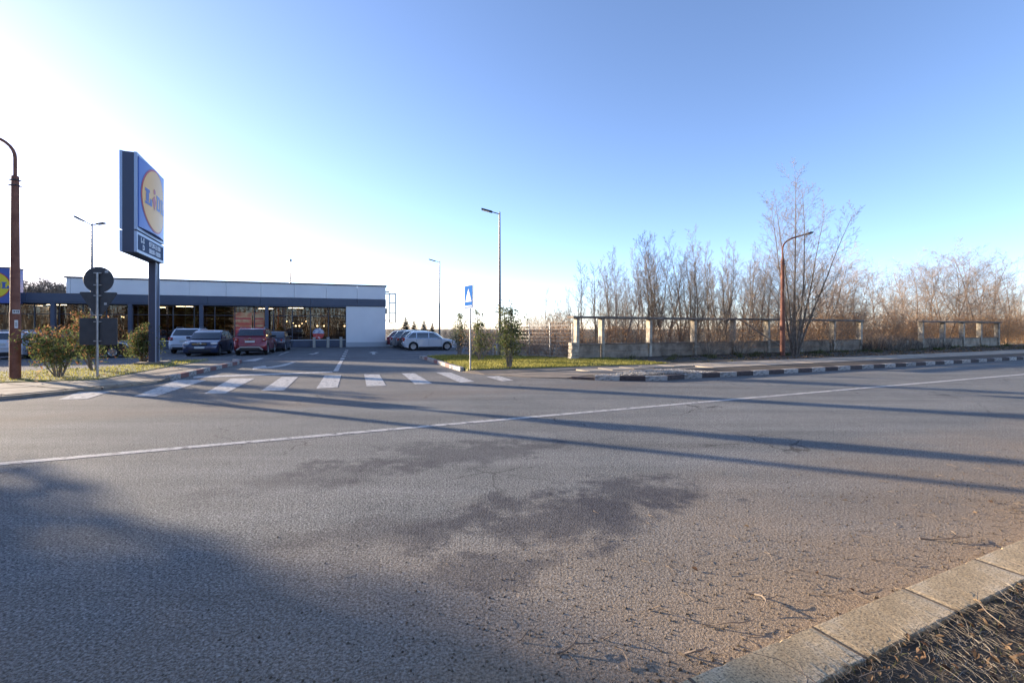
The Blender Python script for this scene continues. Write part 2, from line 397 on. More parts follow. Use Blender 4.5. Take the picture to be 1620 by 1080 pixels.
# beige paving slabs, laid one by one
sm = MB().box((0, 0, 0), (1, 1, .05)).build('paving_slab', m_slab, bevel=.012)
slab_me = sm.data; bpy.data.objects.remove(sm)
rng = random.Random(5)
def slabs_row(parent, u0, u1, n0, step, wid, z=.118):
    u = u0
    while u < u1:
        link('paving_slab', slab_me, parent, rn(u + step / 2, n0, (z if u > 13 else z - .012 * (13 - u)) - .02 + rng.uniform(-.004, .004)), RA + rng.uniform(-.01, .01), (step - .03, wid - .03, 1)).rotation_euler[0] = rng.uniform(-.006, .006)
        u += step
slabs_row(pave_r, 14.6, 60, 13.72, 1.0, .98); slabs_row(pave_r, 9.6, 60, 14.76, 1.0, .98)
def lerp_path(path, s):
    for i in range(len(path) - 1):
        a, b = Vector(path[i]), Vector(path[i + 1]); L = (b - a).length
        if s <= L or i == len(path) - 2: return a.lerp(b, s / L), (b - a).normalized()
        s -= L
def path_len(path): return sum((Vector(path[i + 1]) - Vector(path[i])).length for i in range(len(path) - 1))
# left pavement slabs follow the kerb line
edge = [(-30, -.9), (-20, 4.0), (-16, 6.7), (-13.4, 8.7), (-11.85, 10.85), (-11.05, 12.65), (-10.75, 14.2)]
inner = [(-32, 4.6), (-22, 9.3), (-17.5, 11.2), (-15.6, 12.1), (-14.3, 12.7), (-13.2, 13.2), (-12.2, 13.75)]
Le, Li_ = path_len(edge), path_len(inner); n_s = 22
for i in range(n_s):
    q = []
    for (s, off) in ((i / n_s + .0012, 0), ((i + 1) / n_s - .0012, 0)):
        a, _ = lerp_path(edge, s * Le); b, _ = lerp_path(inner, s * Li_); q.append((a, b))
    for j in range(2):
        f0, f1 = (.03, .49) if j == 0 else (.51, .97)
        pts = [q[0][0].lerp(q[0][1], f0), q[1][0].lerp(q[1][1], f0), q[1][0].lerp(q[1][1], f1), q[0][0].lerp(q[0][1], f1)]
        h = rng.uniform(-.004, .004)
        mb = MB(); mb.slab([(p.x, p.y, (.078 if j == 0 and k in (0, 1) else .098 if j == 0 else (.098 if k in (0, 1) else .118)) + h) for k, p in enumerate(pts)], .0)
        mb.build('paving_slab', m_slab, pave_l)

# ------------------------------------------------------------------ kerbs
ks = MB().box((0, 0, 0), (1, 1, 1)).build('kerb_stone', m_kw, bevel=.03)
kerb_me = {}
for key, mm in (('w', m_kw), ('r', m_kr), ('d', m_kd), ('c', m_conc)):
    me = ks.data.copy(); me.materials.clear(); me.materials.append(mm); kerb_me[key] = me
bpy.data.objects.remove(ks)
def kerb(name, path, step, w, h, cols, drop=0, z=0.0):
    root = tag(empty(name, (0, 0, 0)), kind='structure'); L = path_len(path); n = int(L / step)
    for i in range(n):
        s = (i + .5) * step; a, d = lerp_path(path, s); nn = Vector((-d.y, d.x))
        hh = h * min(1.0, (i + 1) / (drop + 1)) if drop else h
        hh = min(h, hh)
        link('kerb_stone', kerb_me[cols[i % len(cols)]], root, (a.x + nn.x * w / 2, a.y + nn.y * w / 2, z + hh / 2 - .03), math.atan2(d.y, d.x) + rng.uniform(-.012, .012),
             (step - .012, w, hh + .06 + rng.uniform(-.004, .006)))
    return root
far = [(1.9, 15.1), (2.8, 14.72), (4.0, 14.52), (4.9, 14.72), tuple(rn(11.6, 11.45).xy), tuple(rn(16, 11.34).xy), tuple(rn(80, 11.0).xy)]
kerb('far_kerb', far, .78, .15, .15, 'dw', drop=1)
kerb('island_kerb', [(-1.75, 17.35), (-2.3, 18.6), (-4.85, 25.3), (-4.9, 25.8), (-4.5, 26.2)][::-1], .82, .16, .15, 'wwr')
kerb('left_island_kerb', [(-10.72, 14.75), (-12.4, 21.1), (-12.9, 22.3), (-13.5, 22.9)], .66, .2, .15, 'wr')
kerb('left_road_kerb', [(-30, -1.15), (-20, 3.75), (-16, 6.4), (-13.25, 8.5), (-11.65, 10.8), (-10.85, 12.6), (-10.6, 14.1)], .8, .12, .07, 'c')
# near kerb of broad concrete slabs
nk = tag(empty('near_kerb'), kind='structure')
nk_var = []
for v_ in range(6):
    rc = random.Random(300 + v_); m = MB(); ns = 26; L, W, Hh = .827, .255, .13
    prof = []
    for a in range(ns + 1):
        x = -L / 2 + L * a / ns; e = .0 if 0 < a < ns else .004
        cf = rc.uniform(0, .0022) + (rc.uniform(.004, .009) if rc.random() < .10 else 0); cb = rc.uniform(0, .003) + (rc.uniform(.005, .013) if rc.random() < .14 else 0)
        prof.append([(x, -W / 2, -Hh / 2), (x, -W / 2, Hh / 2 - .005 - cb), (x, -W / 2 + .005 + cb, Hh / 2 - e), (x, 0, Hh / 2 + rc.uniform(-.0006, .0006) - e), (x, W / 2 - .005 - cf, Hh / 2 - e), (x, W / 2, Hh / 2 - .005 - cf), (x, W / 2, -Hh / 2)])
    vs = [p for q in prof for p in q]; fs = [(a * 7 + b, (a + 1) * 7 + b, (a + 1) * 7 + b + 1, a * 7 + b + 1) for a in range(ns) for b in range(6)]
    fs += [tuple(range(7)), tuple(range(ns * 7 + 6, ns * 7 - 1, -1))]
    m.add(vs, fs); o_ = m.build('kerb_slab', m_nkerb); nk_var.append(o_.data); bpy.data.objects.remove(o_)
for i in range(-14, 40):
    u = 2.39 + .84 * i
    link('kerb_slab', nk_var[i % 6], nk, rn(u + .42, 1.415 + .004 * (u - 2) + rng.uniform(-.002, .002), .035 + rng.uniform(-.0012, .0012)), RA + .006 + rng.uniform(-.005, .005))
for i in range(-2, 8):
    u = 2.39 + .84 * i
    MB().box(rn(u, 1.415 + .004 * (u - 2), .0412), (.0155, .25, .115), RA).build('mortar_joint', m_soil, nk)

# ------------------------------------------------------------------ text
def text_part(body, size, M4, m, parent, name='lettering', bold=0.0, ext=.004, bend=None, sx=1.0):
    cu = bpy.data.curves.new('t', 'FONT'); cu.body = body; cu.size = size; cu.extrude = ext; cu.offset = bold; cu.align_x = 'CENTER'; cu.align_y = 'CENTER'; cu.resolution_u = 3
    ob = bpy.data.objects.new('t', cu); COL.objects.link(ob)
    dg = bpy.context.evaluated_depsgraph_get(); me = bpy.data.meshes.new_from_object(ob.evaluated_get(dg))
    bpy.data.objects.remove(ob)
    for v in me.vertices:
        p = Vector((v.co.x * sx, v.co.y, v.co.z))
        v.co = bend(M4 @ p) if bend else M4 @ p
    me.materials.clear(); me.materials.append(m); me.name = name
    return link(name, me, parent)

# ------------------------------------------------------------------ store
m_navy = mat('slate_blue_cladding', (.055, .068, .105), .45, c2=(.066, .08, .12), scale=.8)
m_white = mat('white_render', (.70, .68, .68), .7, c2=(.76, .74, .73), scale=.6)
m_plinth = mat('plinth_grey', (.42, .43, .45), .7)
m_cap = mat('roof_edge_metal', (.05, .055, .07), .5)
m_frame = mat('window_frame_metal', (.05, .055, .07), .45)
def glass_mat():
    m, nt, b = newmat('shop_glass')
    out = nt.nodes['Material Output']; gl = nt.nodes.new('ShaderNodeBsdfGlossy'); gl.inputs['Roughness'].default_value = .02
    gl.inputs['Color'].default_value = (.8, .82, .85, 1)
    tr = nt.nodes.new('ShaderNodeBsdfTransparent'); tr.inputs['Color'].default_value = (.62, .60, .56, 1)
    fr = nt.nodes.new('ShaderNodeFresnel'); fr.inputs['IOR'].default_value = 1.75
    mx = nt.nodes.new('ShaderNodeMixShader'); nt.links.new(fr.outputs[0], mx.inputs[0])
    nt.links.new(tr.outputs[0], mx.inputs[1]); nt.links.new(gl.outputs[0], mx.inputs[2]); nt.links.new(mx.outputs[0], out.inputs[0])
    return m
m_sglass = glass_mat()
m_inwall = mat('shop_interior', (.42, .29, .18), .8, c2=(.20, .13, .08), scale=1.6)
m_infloor = mat('shop_floor', (.25, .22, .18), .4)
m_shelf = mat('shop_shelving', (.20, .14, .08), .7, c2=(.05, .03, .02), scale=5)
m_goods = mat('shop_goods', (.36, .20, .09), .7, island=.7)
m_bulb = mat('warm_bulb', (1, .8, .5), emit=((1.0, .72, .38), 3))
m_tubel = mat('ceiling_strip_light', (1, 1, .9), emit=((1.0, .86, .64), 4.0))
m_yel = mat('sign_yellow', (.78, .50, .02), .4, spec=.4)
m_sblue = mat('sign_blue', (.05, .09, .32), .35)
m_sred = mat('sign_red', (.55, .03, .03), .35)
SR = Vector((-11.57, 42.8, 0))
store = empty('supermarket', SR, math.atan2(.324, .946), 'long low supermarket with white upper band, slate blue fascia and glazed front', 'shop building')
# local axes: x runs along the facade (0 = right end, negative to the left), y into the building
def sbox(name, x0, x1, y0, y1, z0, z1, m, parent=store, bevel=0):
    return MB().box(((x0 + x1) / 2, (y0 + y1) / 2, (z0 + z1) / 2), (x1 - x0, y1 - y0, z1 - z0)).build(name, m, parent, bevel=bevel)
sbox('wall', -3.4, 0, 0, .3, 0, 3.62, m_white)
sbox('plinth', -3.42, .02, -.03, .0, 0, .42, m_plinth)
sbox('side_wall', -.3, 0, .3, 30, 0, 5.45, m_white)
sbox('rear_wall', -45, -.3, 29.7, 30, 0, 5.45, m_white)
sbox('roof', -23.2, .0, .25, 29.7, 5.05, 5.3, m_cap)
sbox('entrance_roof', -48, -23.2, .25, 29.7, 4.05, 4.2, m_cap)
x = .0; i = 0
while x > -23.1:
    x1 = max(x - 2.57, -23.3) if i else -2.47
    sbox('upper_panel', x1 + .008, x - .008 if i else -.002, .0, .24, 4.30, 5.47, m_white, bevel=.006); x = x1; i += 1
sbox('upper_panel', -23.3, -23.06, .24, 29.5, 4.30, 5.47, m_white)
sbox('roof_edge', -23.42, .1, -.08, .35, 5.475, 5.58, m_cap)
sbox('roof_edge', -.22, .1, .36, 30, 5.475, 5.58, m_cap)
x = .04; nx = -2.47
while x > -46:
    sbox('fascia_panel', nx + .008, x - .008, -.10, .22, 3.66, 4.28, m_navy, bevel=.006); x = nx; nx -= 3.86
sbox('soffit', -48, -3.42, -.08, .9, 3.54, 3.65, m_navy)
col = MB().box((0, 0, 1.77), (.26, .26, 3.54)).mesh('column', m_navy)
for k in range(8): link('column', col, store, (-9.74 - 4.78 * k, .06, 0))
# glazing
GY = .55
px0 = -3.42; k = 0
mull = MB().box((0, 0, 1.77), (.07, .12, 3.54)).mesh('mullion', m_frame)
panes = []
for k in range(26):
    xa = -3.43 - 1.465 * k; xb = xa - 1.465
    link('mullion', mull, store, (xa, GY, 0))
    gm = MB(); gm.box(((xa + xb) / 2, GY, 2.07), (1.465 - .08, .02, 2.86)); p = gm.build('window_pane', m_sglass, store); panes.append(p)
sbox('sill_panel', -46, -3.44, GY - .02, GY + .04, 0.02, .62, m_navy)
sbox('sill_rail', -46, -3.44, GY - .10, GY - .021, .60, .68, m_plinth)
sbox('transom', -46, -3.44, GY - .03, GY + .03, 2.72, 2.77, m_frame)
sbox('window_head', -46, -3.44, GY - .06, GY + .06, 3.46, 3.535, m_frame)
# interior
sbox('interior_floor', -46, -.4, .7, 14, -.02, .03, m_infloor)
sbox('interior_ceiling', -46, -.4, .7, 14, 3.75, 3.85, m_inwall)
sbox('interior_wall', -46, -.4, 14, 14.2, 0, 3.75, m_inwall)
sbox('interior_wall', -3.4, -3.3, .7, 14, 0, 3.75, m_inwall)
rng = random.Random(11)
for r_ in range(9):
    xx = -6.5 - r_ * 3.4
    sh = sbox('shelf_unit', xx - .5, xx + .5, 4.5, 12.5, .03, 2.0, m_shelf)
    g = MB()
    for a in range(5):
        for b_ in range(16):
            g.box((xx - .52 + rng.uniform(-.03, .03), 4.75 + b_ * .48, .35 + a * .38), (.12, .4, .26)); g.box((xx + .52, 4.75 + b_ * .48, .35 + a * .38), (.12, .4, .26))
            if b_ < 3: g.box((xx - .34 + b_ * .34, 4.44, .35 + a * .38), (.28, .1, .28))
    tag(g.build('goods', m_goods, sh), kind='stuff')
for k in range(12):
    MB().box((-5 - k * 3.1, 3.0 + (k % 3) * 3, 3.66), (1.3, .12, .05)).build('ceiling_light', m_tubel, store)
for px in (468, 473.5, 502, 512.5, 545):
    r = (px - 810) / FOC; t = (r * 44.2 + 11.57) / -(.946 - r * .324 * -1) if False else None
    # where the sight line meets a plane 2 m behind the glass
    o = SR + PF * 2.2; tt = (o.x - r * o.y) / (.946 - r * .324)
    MB().lathe([(.002, -.07), (.06, -.03), (.07, .0), (.06, .04), (.002, .07)], (-tt, 2.2, 1.88), n=10).build('pendant_lamp', m_bulb, store)
rg_ = random.Random(4)
for k in range(6):
    MB().lathe([(.002, -.05), (.04, -.02), (.045, .02), (.002, .05)], (-rg_.uniform(3.8, 24), rg_.uniform(2.5, 8), rg_.uniform(1.9, 2.9)), n=8).build('pendant_lamp', m_bulb, store)
m_track = mat('pale_rail', (.55, .52, .46), .5)
for (yy, zz) in ((1.6, 2.95), (3.4, 2.5), (2.4, 1.25)): sbox('light_track', -45, -3.6, yy, yy + .04, zz, zz + .05, m_track)
for k in range(14): sbox('hanging_rail', -4.6 - k * 2.9, -4.56 - k * 2.9, 1.9, 1.94, .1, 3.6, m_track)
# promotional poster on the glass: bands of orange and red
m_post_o = mat('poster_print', (.60, .15, .07), .5, c2=(.68, .42, .20), scale=1.7, lo=.42, hi=.6)
m_post_r = mat('poster_red', (.60, .07, .06), .5)
for (xa, xb) in ((-12.3, -10.95), (-10.85, -10.0)):
    pz = sbox('poster', xa, xb, GY - .035, GY - .013, .72, 3.0, m_post_o)
    for (za, zb) in ((.8, 1.55), (1.62, 1.78), (2.02, 2.1), (2.42, 2.55)):
        sbox('poster_band', xa + .06, xb - .06, GY - .041, GY - .036, za, zb, m_post_r, pz)
# round sticker in red, white and blue
m_stw = mat('sticker_white', (.55, .55, .60), .4, c2=(.12, .16, .30), scale=3.5, lo=.45, hi=.55)
m_str = mat('sticker_red', (.50, .05, .04), .4, c2=(.7, .5, .5), scale=4, lo=.55, hi=.66)
def half_disc(cx, cz, rad, up, y):
    s = 1 if up else -1
    return [(cx + rad * math.cos(math.pi * i / 14), y, cz + s * rad * math.sin(math.pi * i / 14)) for i in range(15)]
st = MB().poly(half_disc(-5.72, 1.2, .48, True, GY - .02)).build('window_sticker', m_stw, store)
MB().poly(half_disc(-5.72, 1.195, .48, False, GY - .02)).build('sticker_base', m_str, st)
# entrance tower with the round logo
sbox('sign_tower', -29.2, -25.9, -1.0, .2, 3.45, 5.95, m_sblue, bevel=.01)
sbox('tower_edge', -29.3, -25.8, -1.05, .25, 5.955, 6.02, m_cap)
sbox('tower_wall', -27.4, -27.2, .8, 6, 0, 3.5, m_white)
m_syel = mat('facade_logo_yellow', (.72, .55, .02), .45)
m_olive = mat('logo_rim', (.40, .03, .03), .5)
def logo(parent, cx, cz, rad, y, bend=None, yel=None, name='logo_disc', faces=48):
    """round logo lying in the local XZ plane, front towards -y: red rim, yellow disc, slab letters with a tilted i"""
    f = bend or (lambda v: v)
    def disc(r0, yy):
        m = MB(); rings = [r0 * k / 6 for k in range(1, 7)]; vs = [(cx, yy, cz)]
        for r in rings: vs += [(cx + r * math.cos(2 * math.pi * i / faces), yy, cz + r * math.sin(2 * math.pi * i / faces)) for i in range(faces)]
        fs = [(0, 1 + i, 1 + (i + 1) % faces) for i in range(faces)]
        for k in range(5):
            a = 1 + k * faces; b = a + faces
            fs += [(a + i, b + i, b + (i + 1) % faces, a + (i + 1) % faces) for i in range(faces)]
        m.add([f(Vector(v)) for v in vs], fs); return m
    root = disc(rad, y).build('logo_rim', m_sred, parent)
    disc(rad * .945, y - .006).build('logo_disc', yel or m_yel, root)
    def strokes(rects, mm, nm):
        m = MB()
        for (x0, z0, x1, z1) in rects:
            nseg = max(1, int((x1 - x0) / .12)); vs = []; fs = []
            for i in range(nseg + 1):
                xx = x0 + (x1 - x0) * i / nseg
                vs += [f(Vector((cx + xx * rad, y - .012, cz + zz * rad))) for zz in (z0, z1)]
            for i in range(nseg): fs.append((2 * i, 2 * i + 2, 2 * i + 3, 2 * i + 1))
            m.add(vs, fs)
        return m.build(nm, mm, root, norm=False)
    strokes([(-.80, -.24, -.48, .24 - .40), (-.74, -.15, -.56, .15), (-.80, .15, -.50, .24), (-.48, -.24, -.34, -.02)], m_sblue, 'letter')
    strokes([(.02, -.24, .12, -.15), (.05, -.15, .17, .15), (.02, .15, .12, .24), (.12, .15, .34, .24), (.12, -.24, .34, -.15), (.29, -.19, .42, .19)], m_sblue, 'letter')
    strokes([(.48, -.24, .80, -.16), (.53, -.15, .71, .15), (.48, .15, .78, .24), (.80, -.24, .92, -.02)], m_sblue, 'letter')
    m = MB(); a = [(-.30, .03), (-.12, .21), (-.02, -.05), (-.20, -.30)]
    m.poly([f(Vector((cx + p * rad, y - .014, cz + q * rad))) for p, q in [(-.32, .02), (-.16, .16), (-.02, -.02), (-.16, -.32)]])
    m.poly([f(Vector((cx + (-.15 + .085 * math.cos(t)) * rad, y - .014, cz + (.29 + .085 * math.sin(t)) * rad))) for t in [2 * math.pi * i / 12 for i in range(12)]])
    m.build('letter', m_sred, root, norm=False)
    return root
logo(store, -26.95, 4.72, .96, -1.012, yel=m_syel)
# service frame at the right end
m_sfr = mat('service_frame_metal', (.32, .32, .30), .6)
fr = MB()
for xx in (.42, .95):
    for yy in (.5, 1.1): fr.box((xx, yy, 3.55), (.05, .05, 2.75))
for zz in (2.2, 3.1, 4.05, 4.9):
    for yy in (.5, 1.1): fr.box((.68, yy, zz), (.58, .04, .06))
    for xx in (.42, .95): fr.box((xx, .8, zz), (.04, .6, .05))
fr.box((.2, .8, 4.9), (.4, .1, .1)); fr.box((.2, .8, 2.4), (.4, .1, .1))
fr.build('service_frame', m_sfr, store)
sbox('wall_box', .01, .16, .35, .6, 3.0, 3.5, m_dsteel); sbox('wall_lamp', .01, .35, .3, .55, 5.0, 5.1, m_dsteel)
MB().path([(-8.6, 6, 5.3), (-8.6, 6, 8.2)], [.10, .07], 6, True).build('roof_mast', m_steel, store)
MB().lathe([(.01, 0), (.14, .05), (.14, .25), (.01, .3)], (-8.6, 6, 8.15), n=8).build('mast_head', m_steel, store)

# low posts and rail in front of the glass
def bollard(px, py, label):
    p = gp(px, py); r = empty('bollard', p, 0, label, 'bollard', 'bollards before the shop glass')
    MB().box((0, 0, .42), (.18, .18, .84)).build('post', m_postb, r, bevel=.015); MB().box((0, 0, .87), (.2, .2, .05)).build('cap', m_plinth, r); return r
m_postb = mat('bollard_beige', (.36, .33, .28), .7)
bollard(497, 550, 'beige square bollard before the shop glass, leftmost below the round sticker')
bollard(519, 550, 'beige square bollard before the shop glass, middle of the three')
bollard(539.5, 549.6, 'beige square bollard nearest the white wall of the shop')

# ------------------------------------------------------------------ totem sign
m_tot = mat('totem_dark_blue', (.035, .045, .085), .4)
m_tot2 = mat('totem_frame_silver', (.30, .36, .48), .35, metal=.3)
m_totb = mat('totem_panel_blue', (.10, .18, .50), .3, spec=.4)
m_toty = mat('totem_panel_yellow', (.95, .50, .13), .35, spec=.3)
m_totg = mat('hours_panel_grey', (.06, .09, .16), .7, spec=.15)
m_let = mat('hours_lettering', (.8, .82, .86), .6, spec=.2)
A = Vector((-14.07, 17.5, 0)); B = Vector((-15.44, 20.7, 0)); D = (B - A); TW = D.length; D.normalize()
# local: x along the face from its near (left) edge, y to the back (hidden side), -y = the face seen from the camera
totem = empty('totem_sign', A, math.atan2(D.y, D.x), 'tall dark blue totem sign with round yellow logo and opening hours panel', 'totem sign')
T = .47
def tb(name, x0, x1, y0, y1, z0, z1, m, parent=totem, bevel=0): return MB().box(((x0 + x1) / 2, (y0 + y1) / 2, (z0 + z1) / 2), (x1 - x0, y1 - y0, z1 - z0)).build(name, m, parent, bevel=bevel)
zb, zs, zt = 4.50, 5.31, 8.24
core = tb('core', .0, TW - .06, .06, T - .06, zb - .02, zt - .02, m_tot)
tb('post', TW - .62, TW - .16, .11, T - .10, .10, zb - .03, m_tot, bevel=.01)
tb('post_edge', TW - .64, TW - .61, .09, .13, .10, zb - .03, m_tot2); tb('post_edge', TW - .17, TW - .14, .085, .125, .10, zb - .03, m_tot2)
tb('base_slab', TW - 1.0, TW + .3, -.25, T + .3, .06, .2, m_conc, bevel=.02)
for (y0, y1, s) in ((-.03, .058, 0), (T - .058, T + .03, 1)):
    for (z0, z1) in ((zb, zs - .03), (zs + .03, zt)):
        f = MB(); w = .11
        f.box((w / 2, (y0 + y1) / 2, (z0 + z1) / 2), (w, y1 - y0, z1 - z0)); f.box((TW - .05, (y0 + y1) / 2, (z0 + z1) / 2), (.10, y1 - y0, z1 - z0))
        f.box((TW / 2, (y0 + y1) / 2, z0 + .055), (TW - .22, y1 - y0 - .004, .11)); f.box((TW / 2, (y0 + y1) / 2, z1 - .05), (TW - .22, y1 - y0 - .004, .10))
        f.build('panel_frame', m_tot2, totem)
for side in (0, 1):
    cx = TW / 2; W = TW - .26
    def bend(v, side=side):
        s = (v.x - cx) / (W / 2); bul = .11 * max(0, 1 - s * s)
        y = v.y - bul
        return Vector((v.x, y, v.z)) if side == 0 else Vector((2 * cx - v.x, T - y, v.z))
    m = MB(); vs = []; fs = []; n = 24; z0, z1 = zs + .16, zt - .14
    for i in range(n + 1):
        xx = cx - W / 2 + W * i / n
        vs += [bend(Vector((xx, -.06, z0))), bend(Vector((xx, -.06, z1)))]
    for i in range(n): fs.append((2 * i, 2 * i + 2, 2 * i + 3, 2 * i + 1))
    k = len(vs)
    for (i0) in (0, n):
        xx = cx - W / 2 + W * i0 / n; yb = .055 if side == 0 else T - .055
        vs += [(vs[2 * i0][0], yb, z0), (vs[2 * i0][0], yb, z1)]
    fs += [(0, 1, k + 1, k), (2 * n, k + 2, k + 3, 2 * n + 1)]
    # top and bottom closures
    vs2 = vs + []
    m.add(vs2, fs + [tuple([2 * i for i in range(n + 1)] + [k + 2, k]), tuple([2 * i + 1 for i in range(n + 1)] + [k + 3, k + 1])])
    pn = m.build('logo_panel', m_totb, totem)
    logo(pn, cx, (z0 + z1) / 2, 1.27, -.07, lambda v, b=bend: b(Vector((cx + (v.x - cx) * 1.17, v.y, v.z))), m_toty)
    yy = -.036 if side == 0 else T + .036
    pn2 = MB().box((TW / 2, yy + (.02 if side == 0 else -.02), (zb + zs - .03) / 2), (TW - .24, .04, zs - zb - .25)).build('hours_panel', m_totg, totem)
    M4 = Matrix.Translation((TW / 2, yy - .003 if side == 0 else yy + .003, 0)) @ (Matrix.Rotation(math.pi, 4, 'Z') if side else Matrix.Identity(4)) @ Matrix.Rotation(math.pi / 2, 4, 'X')
    zc = (zb + zs - .03) / 2
    for (tx, ty, tz, sz) in (('L-S', -1.12, .12, .27), ('07:30-21:00', .42, .12, .27), ('D', -1.0, -.14, .27), ('08:00-18:00', .42, -.14, .27)):
        text_part(tx, sz, M4 @ Matrix.Translation((tx != '' and ty, zc + tz, 0)), m_let, pn2, bold=.008, sx=1.18)

# ------------------------------------------------------------------ lamps and signs
def street_lamp(loc, hd, label, arm_z=6.1):
    r = empty('street_lamp', loc, hd, label, 'street lamp', 'brown painted street lamps')
    MB().lathe([(.135, 0), (.135, .03), (.130, .06), (.126, 2.0), (.124, 2.02), (.114, 2.05), (.088, arm_z), (.05, arm_z + .02)], n=20).build('pole', m_rust, r, smooth=True)
    pts = [(0, 0, arm_z)] + [(.0, 0, arm_z + .55)] + [(1.9 * (1 - math.cos(a)) * .62, 0, arm_z + .55 + .72 * math.sin(a)) for a in [R(k) for k in range(10, 71, 10)]]
    x, _, z = pts[-1]; pts.append((x + .55, 0, z + .16))
    MB().path(pts, .045, 8, True).build('arm', m_rust, r, smooth=True)
    e = pts[-1]; m = MB(); m.lathe([(.01, 0), (.06, .04), (.11, .25), (.12, .5), (.05, .62), (.01, .64)], (0, 0, 0), 'X', 12)
    m.v = [(e[0] + v[0], v[1], e[2] + v[0] * .28 + v[2] * .6) for v in m.v]
    hd_ = m.build('lamp_head', m_dsteel, r, smooth=True)
    b = MB()
    for zz in (arm_z - .12, arm_z - .28):
        b.box((0, 0, zz), (.2, .2, .03)); b.path([(-.2, .08, zz), (.2, .08, zz)], .008, 4, True); b.path([(-.2, -.08, zz), (.2, -.08, zz)], .008, 4, True)
    b.build('clamp', m_dsteel, r)
    return r
pl = gp(24, 600, .1)
lampA = street_lamp(pl, R(180) , 'brown painted street lamp at the left edge of the photo beside the leafy shrub')
m_tagw = mat('pole_tag_white', (.62, .62, .60), .6)
m_ink = mat('tag_ink', (.03, .03, .03), .6)
cd = math.atan2(-pl.y, -pl.x) - R(180)                  # the side of the pole that faces the footway
for (zz, w, h) in ((2.03, .15, .11), (1.66, .075, .24)):
    a = cd + R(9); rr_ = .124 if zz > 2 else .134
    c = Vector((math.cos(a) * rr_, math.sin(a) * rr_, zz))
    pt = MB().box(c, (.012, w, h), a).build('number_plate', m_tagw, lampA)
    Mx = Matrix.Translation(c + Vector((math.cos(a), math.sin(a), 0)) * .009) @ Matrix.Rotation(a, 4, 'Z') @ Matrix.Rotation(R(90), 4, 'Z') @ Matrix.Rotation(R(90), 4, 'X')
    if w > .1: text_part('315', .085, Mx, m_ink, pt, ext=.001, bold=.004)
    else:
        text_part('SDEE', .06, Mx @ Matrix.Rotation(R(90), 4, 'Z'), m_ink, pt, ext=.001)
pr = gp(1238, 562.5, .13)
street_lamp(pr, R(10), 'brown painted street lamp in front of the concrete wall and the tall bare tree', 5.35)

m_lampgrey = mat('lamp_pole_grey', (.13, .13, .135), .45, metal=.5)
def park_lamp(loc, H, heads, label):
    r = empty('car_park_lamp', loc, 0, label, 'lamp post', 'slim grey car park lamps')
    MB().lathe([(.2, 0), (.2, .04), (.095, .05), (.085, 3.0), (.045, H), (.002, H + .02)], n=12).build('pole', m_lampgrey, r, smooth=True)
    for (a, tilt, L) in heads:
        d = Vector((math.cos(a), math.sin(a), 0)); u_ = Vector((0, 0, 1))
        p0 = Vector((0, 0, H - .12)); p1 = p0 + d * .45 + u_ * .45 * tilt
        arm = MB().path([p0, p1], .03, 6, True).build('arm', m_lampgrey, r)
        dd = (d + u_ * tilt).normalized(); side = dd.cross(u_).normalized(); up = side.cross(dd)
        rot = Matrix((dd, side, up)).transposed()
        MB().box(p1 + dd * .33, (L, .26, .09), rot=rot).build('lamp_head', m_dsteel, r, bevel=.02)
        MB().box(p1 + dd * .38 - up * .05, (L * .6, .2, .02), rot=rot).build('lens', m_tagw, r)
    return r
def on_ray(px, d, z=0.0): return Vector(((px - 810) / FOC * d, d, z))
park_lamp(on_ray(790.5, 28), 8.6, [(R(180), .28, .68)], 'tall slim grey lamp post with one head, behind the bushy evergreen on the grass island')
park_lamp(on_ray(695.5, 49), 8.7, [(R(180), .28, .75)], 'slim grey lamp post with one head, behind the silver hatchback')
park_lamp(on_ray(145.5, 30.8), 8.55, [(R(190), .55, .62), (R(-15), .08, .62)], 'slim grey lamp post with two heads, behind the backs of the road signs')

# backs of three road signs on one pole
m_sback = mat('sign_back_dark', (.035, .037, .042), .5, c2=(.05, .052, .058), scale=5)
m_sticker = mat('small_sticker', (.4, .4, .4), .6)
sp = gp(154, 597.5, .1); aS = R(13)
rs = empty('road_sign_post', sp, aS, 'galvanised post carrying a round, a triangular and a square road sign seen from behind', 'road signs')
MB().path([(0, 0, -.02), (0, 0, 3.26)], .032, 10, True).build('pole', m_steel, rs, smooth=True)
m = MB(); m.lathe([(.001, .05), (.40, .05), (.405, .055), (.405, .075), (.001, .078)], (0, 0, 3.045), 'Y', 40); o = m.build('round_sign', m_sback, rs, smooth=30)
def outline_prism(pts, y0, y1):
    m = MB(); n = len(pts); vs = [(p[0], y0, p[1]) for p in pts] + [(p[0], y1, p[1]) for p in pts]
    m.add(vs, [tuple(range(n)), tuple(range(2 * n - 1, n - 1, -1))] + [(i, i + n, (i + 1) % n + n, (i + 1) % n) for i in range(n)]); return m
def rounded(poly, r, n=4):
    out = []
    for i, p in enumerate(poly):
        p = Vector(p); a = Vector(poly[i - 1]); b = Vector(poly[(i + 1) % len(poly)])
        pa = p + (a - p).normalized() * r; pb = p + (b - p).normalized() * r
        for k in range(n + 1):
            t = k / n; out.append(tuple((pa * (1 - t) ** 2 + p * 2 * t * (1 - t) + pb * t * t)))
    return out
outline_prism(rounded([(-.52, 2.66), (.52, 2.66), (0, 1.78)], .07), .05, .075).build('triangular_sign', m_sback, rs)
outline_prism(rounded([(-.5, 1.86), (.5, 1.86), (.5, 1.02), (-.5, 1.02)], .03), .05, .075).build('square_sign', m_sback, rs)
br = MB()
for zz in (3.25, 2.88, 2.55, 1.95, 1.74, 1.14): br.box((0, .02, zz), (.2, .06, .03))
br.build('bracket', m_steel, rs)
